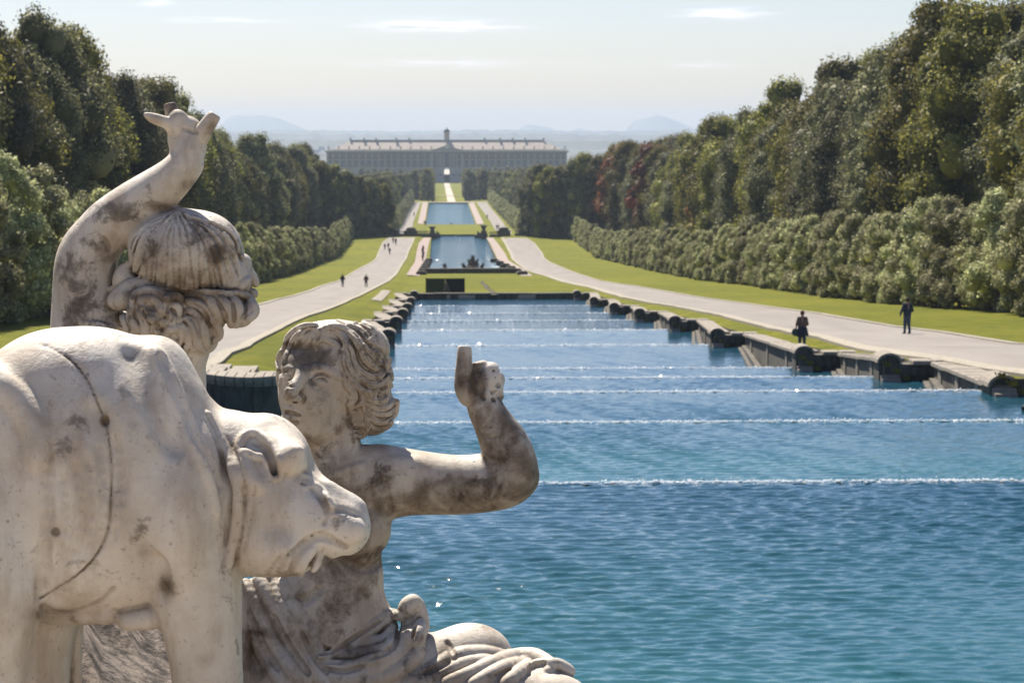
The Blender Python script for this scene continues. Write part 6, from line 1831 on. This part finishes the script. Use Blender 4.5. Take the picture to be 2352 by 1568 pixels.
PPL = [(787, 660, 'person in dark clothes with a bag, left of the pair walking down the left road', 'cloth_dark', 'denim', 1.0, .12), (841, 661, 'person in brown top, right of the pair walking down the left road', 'cloth_brown', 'cloth_navy', 1.0, .2),
       (895, 585, 'lone dark figure on the left road behind two others', 'cloth_dark', 'cloth_dark', 1.12, .12), (884, 574, 'left one of two dark figures side by side on the left road', 'cloth_navy', 'cloth_dark', 1.05, .1), (892, 572, 'right one of two dark figures side by side on the left road', 'cloth_dark', 'denim', 1.05, .14),
       (903, 559, 'person in red at the head of the left road', 'cloth_red', 'cloth_dark', 1.05, .1), (909, 563, 'dark clothed person walking beside the one in red', 'cloth_dark', 'cloth_dark', 1.25, .1),
       (971, 601, 'standing visitor in reddish clothes at the near end of the group by the second basin', 'cloth_brown', 'cloth_red', 1.15, .08), (972.5, 592, 'visitor in brown in the middle of the group by the second basin', 'cloth_brown', 'cloth_dark', 1.15, .08), (970.5, 586, 'visitor in dark clothes of the group by the second basin', 'cloth_dark', 'cloth_brown', 1.2, .08), (972, 580, 'visitor at the far end of the group by the second basin', 'cloth_red', 'cloth_dark', 1.2, .08),
       (975, 517, 'left one of two visitors on the walk of the far basin', 'cloth_dark', 'cloth_dark', 1.2, .1), (978, 518, 'right one of two visitors on the walk of the far basin', 'cloth_brown', 'cloth_dark', 1.2, .1), (951, 498, 'tiny figure on the far left road', 'grey_cloth', 'denim', 1.3, .1),
       (1119, 503, 'tiny figure on the far right road', 'cloth_navy', 'denim', 1.3, .1), (1141, 528, 'left one of a pair on the far right road', 'cloth_dark', 'cloth_dark', 1.2, .1), (1145, 528, 'right one of a pair on the far right road', 'cloth_navy', 'cloth_dark', 1.2, .1)]
for i, (u, v_, lab, a, b, s_, st) in enumerate(PPL):
    x, y = at(u, v_)
    person(lab, x, y, R(180 if i % 3 == 2 else 8 * (i % 3)), 1.75 * s_, M[a], M[b], M['hair'], M['skin'], skel(st, (.1, .12), (.04, .03), h=1.75 * s_), vox=.05)

# ---------------- fountain figures of the second basin
def figure(v, x, y, z, s_, seed, lean=0.0, arm=1):
    g = np.random.default_rng(seed)
    v.limb([(x, y, z, .34 * s_), (x + lean * .3, y, z + .45 * s_, .30 * s_), (x + lean * .5, y, z + .75 * s_, .26 * s_)], .1)
    v.ell((x + lean * .62, y, z + 1.08 * s_), (.14 * s_, .15 * s_, .17 * s_), .03)
    v.limb([(x + lean * .5 + .2 * s_ * arm, y, z + .75 * s_, .10 * s_), (x + lean * .5 + .45 * s_ * arm, y, z + (.6 + .5 * g.random()) * s_, .08 * s_), (x + lean * .5 + .5 * s_ * arm, y, z + (.7 + .5 * g.random()) * s_, .06 * s_)], .04)
    v.limb([(x + lean * .5 - .2 * s_ * arm, y, z + .7 * s_, .10 * s_), (x - .4 * s_ * arm, y, z + .35 * s_, .08 * s_), (x - .3 * s_ * arm, y - .1, z + .1 * s_, .06 * s_)], .04)
    v.limb([(x, y, z, .2 * s_), (x + .45 * s_, y - .2 * s_, z - .05 * s_, .14 * s_), (x + .6 * s_, y - .2 * s_, z - .5 * s_, .09 * s_)], .06)
    v.limb([(x, y, z, .2 * s_), (x - .35 * s_, y - .25 * s_, z - .1 * s_, .14 * s_), (x - .5 * s_, y - .2 * s_, z - .6 * s_, .09 * s_)], .06)
def group_at(u0, u1, vb, vt, label, plan, y=442.6):
    px0 = ray(u0, vb); px1 = ray(u1, vb); x0, x1 = px0.x / px0.y * y, px1.x / px1.y * y
    zb, ztp = hz0(vb, y), hz0(vt, y); W, H = x1 - x0, ztp - zb
    t = thing('fountain_group', label, 'fountain statues', ((x0 + x1) / 2, y, zb))
    v = Vol((-W * .6, -1.3, -.6), (W * .6, 1.3, H + .4), .055)
    g = np.random.default_rng(int(u0))
    for a, b, r in plan['rock']: v.ell((a * W, 0, b * H), (r * W, .8, r * W * 1.1), .15)
    for k in range(14): v.ell((g.uniform(-.45, .45) * W, g.uniform(-.5, .5), g.uniform(0, .25) * H), (.35, .35, .35), .1)
    obj('rock_base', v.mesh('rock_base', M['dark_statue']), t)
    for i, (a, b, s_, ln, ar) in enumerate(plan['fig']):
        v = Vol((a * W - 1.6, -1.2, b * H - 1.4), (a * W + 1.6, 1.2, b * H + 2.6), .055); figure(v, a * W, 0, b * H, s_, 10 + i + int(u0), ln, ar)
        obj('figure', v.mesh('figure', M['dark_statue']), t)
    return t, W, H
t, W, H = group_at(1058, 1115, 629, 586, 'tall dark group of statues, middle and largest of three on the second basin wall', dict(rock=[(0, .1, .24), (0, .35, .24), (0, .5, .16), (-.3, .1, .2), (.3, .1, .16)], fig=[(-.02, .66, 1.05, .1, 1), (.14, .55, .8, .3, 1), (-.13, .55, .8, -.3, -1), (-.36, .30, .95, -.2, -1), (.36, .30, .95, .3, 1), (.0, .80, .7, -.2, -1)]))
MB().box((-.55, -1.0, H * .27), (.95, .5, H * .34)).build('shield', M['palestone'], t); MB().box((.55, -1.0, H * .27), (.95, .5, H * .34)).build('shield', M['palestone'], t)
group_at(1005, 1034, 630, 600, 'dark reclining river figure with raised arm, left of the three on the second basin wall', dict(rock=[(0, .1, .3), (-.2, .05, .26), (.2, .1, .25)], fig=[(.05, .42, 1.0, .15, -1)]))
group_at(1138, 1168, 630, 601, 'dark reclining river figure, right of the three on the second basin wall', dict(rock=[(0, .1, .3), (-.2, .08, .26), (.22, .05, .26)], fig=[(-.02, .42, .95, .1, 1)]))
def urnpost(u, vb, vt, label, kind, y=737.0):
    p = ray(u, vb); x = p.x / p.y * y; zb, z1 = hz0(vb, y), hz0(vt, y); H = z1 - zb
    t = thing('terrace_statue', label, 'statue', (x, y, zb))
    k = H / 6.0
    if kind == 'base':
        MB().box((0, 0, 1.0), (4.4, 1.6, 2.0)).box((0, 0, 2.1), (4.8, 2.0, .3)).build('plinth', M['wall'], t)
        v = Vol((-2.2, -1.2, 2.2), (2.2, 1.2, H + .5), .09); v.ell((0, 0, 2.6), (1.7, .8, .8), .2); v.ell((0, 0, H * .62), (.9, .6, .9), .3); figure(v, 0, 0, H * .6, H * .22, int(u), .2, 1); obj('figure', v.mesh('figure', M['dark_statue']), t)
    else:
        MB().box((0, 0, .4), (2.6, 1.8, 1.8)).box((0, 0, 1.5), (1.8, 1.4, 1.4)).build('plinth', M['wall'], t)
        MB().lathe([(.7, 2.0), (.35, 2.3), (.3, H * .5), (.55, H * .62), (.8, H * .8), (1.0, H * .93), (1.3, H * .95), (1.3, H)], n=10).build('urn', M['dark_statue'], t)
urnpost(911, 545, 528, 'dark bird-like ornament on the terrace wall at the far left', 'urn', 738.5); urnpost(944, 545, 522, 'dark figure on a broad plinth left of the terrace steps', 'base', 736); urnpost(993, 545, 520, 'tall dark urn standing left of the cascade head', 'urn'); urnpost(1111, 545, 517, 'tall dark urn standing right of the cascade head', 'urn'); urnpost(1157, 545, 523, 'dark figure on a broad plinth right of the terrace steps', 'base', 736)
def smallstat(u, vb, vt, y, label):
    p = ray(u, vb); x = p.x / p.y * y; zb, z1 = hz0(vb, y), hz0(vt, y); H = z1 - zb
    t = thing('dolphin_statue', label, 'statue', (x, y, zb)); v = Vol((-1.8, -1, -.8), (1.8, 1, H + .4), .08)
    v.ell((0, 0, 0), (1.3, .7, .8), .2); v.limb([(0, 0, .2, .6), (.2, 0, H * .5, .45), (-.1, 0, H * .95, .25)], .2); v.limb([(0, 0, H * .5, .3), (.9, 0, H * .7, .15)], .1); obj('figure', v.mesh('figure', M['dark_statue']), t)
smallstat(1004, 543, 532, 745, 'small dark sculpture beside the left urn'); smallstat(1098, 543, 532, 745, 'small dark sculpture beside the right urn'); smallstat(1051, 546, 539, 756, 'small dark sculpture in the middle of the far end of the second basin'); smallstat(1036, 521, 512, 1040, 'small dark sculpture at the near edge of the far basin')

# ---------------- green netting screen round the statue at the far end of the long basin
M['netting'] = mat_leaf('green_netting', (.06, .085, .035), (.09, .12, .05), 0.55)
M['netting_dark'] = simple('dark_netting', (.018, .022, .014), rough=.9, var=.3, scale=2)
y = 283.2
x0, x1 = (ray(u, 672).x / ray(u, 672).y * y for u in (978.5, 1067))
zb, z1 = hz0(677, y), hz0(641.5, y); W = x1 - x0; H = z1 - zb
t = thing('netting_screen', 'dark green netting screen standing on the far wall of the long basin', 'screen', ((x0 + x1) / 2, y, zb))
MB().box((-W * .25, 1.3, H / 2), (W * .5 - .04, .04, H)).build('panel', M['netting'], t); MB().box((W * .25, 1.3, H / 2), (W * .5 - .04, .04, H)).build('panel', M['netting_dark'], t)
for s_ in (-1, 1): MB().box((s_ * W / 2, .65, H / 2), (.04, 1.3, H)).build('panel', M['netting_dark'], t)
for s_ in (-1, 1):
    for yy in (0, 1.3): MB().tube([(s_ * W / 2, yy, -.1), (s_ * W / 2, yy, H + .12)], .045, 6).build('post', M['netting_dark'], t)
MB().tube([(-W / 2, 1.3, H), (W / 2, 1.3, H)], .05, 6).tube([(-W / 2, 0, H), (-W / 2, 1.3, H)], .04, 6).tube([(W / 2, 0, H), (W / 2, 1.3, H)], .04, 6).build('rail', M['netting'], t)
t2 = thing('small_statue', 'dark figure standing inside the green netting screen', 'statue', ((x0 + x1) / 2 + .15, y + .4, zb))
v = Vol((-1.2, -.6, -.5), (1.2, .6, H + .2), .05); v.ell((0, 0, 0), (.9, .4, .5), .1); figure(v, 0, 0, H * .35, H * .36, 4, .1, -1); obj('figure', v.mesh('figure', M['dark_statue']), t2)
# ---------------- a worn line of stones across the lawn
pts = edge([(1105, 647), (1113, 655), (1122, 665), (1135, 677)])
for k in range(16):
    f = k / 15; yy = pts[0][0] + (pts[-1][0] - pts[0][0]) * f; xx = np.interp(yy, [q[0] for q in pts], [q[1] for q in pts]) + WL.uniform(-.15, .15)
    s_ = WL.uniform(.3, .5)
    tag(MB().lathe([(s_, -.05), (s_ * .95, .06), (s_ * .5, .11)], n=7).build('stepping_stone', M['wall'], None, (xx, yy, gz(xx, yy))), 'dark stone in the line crossing the lawn beyond the long basin', 'stone', 'line of stones across the lawn')
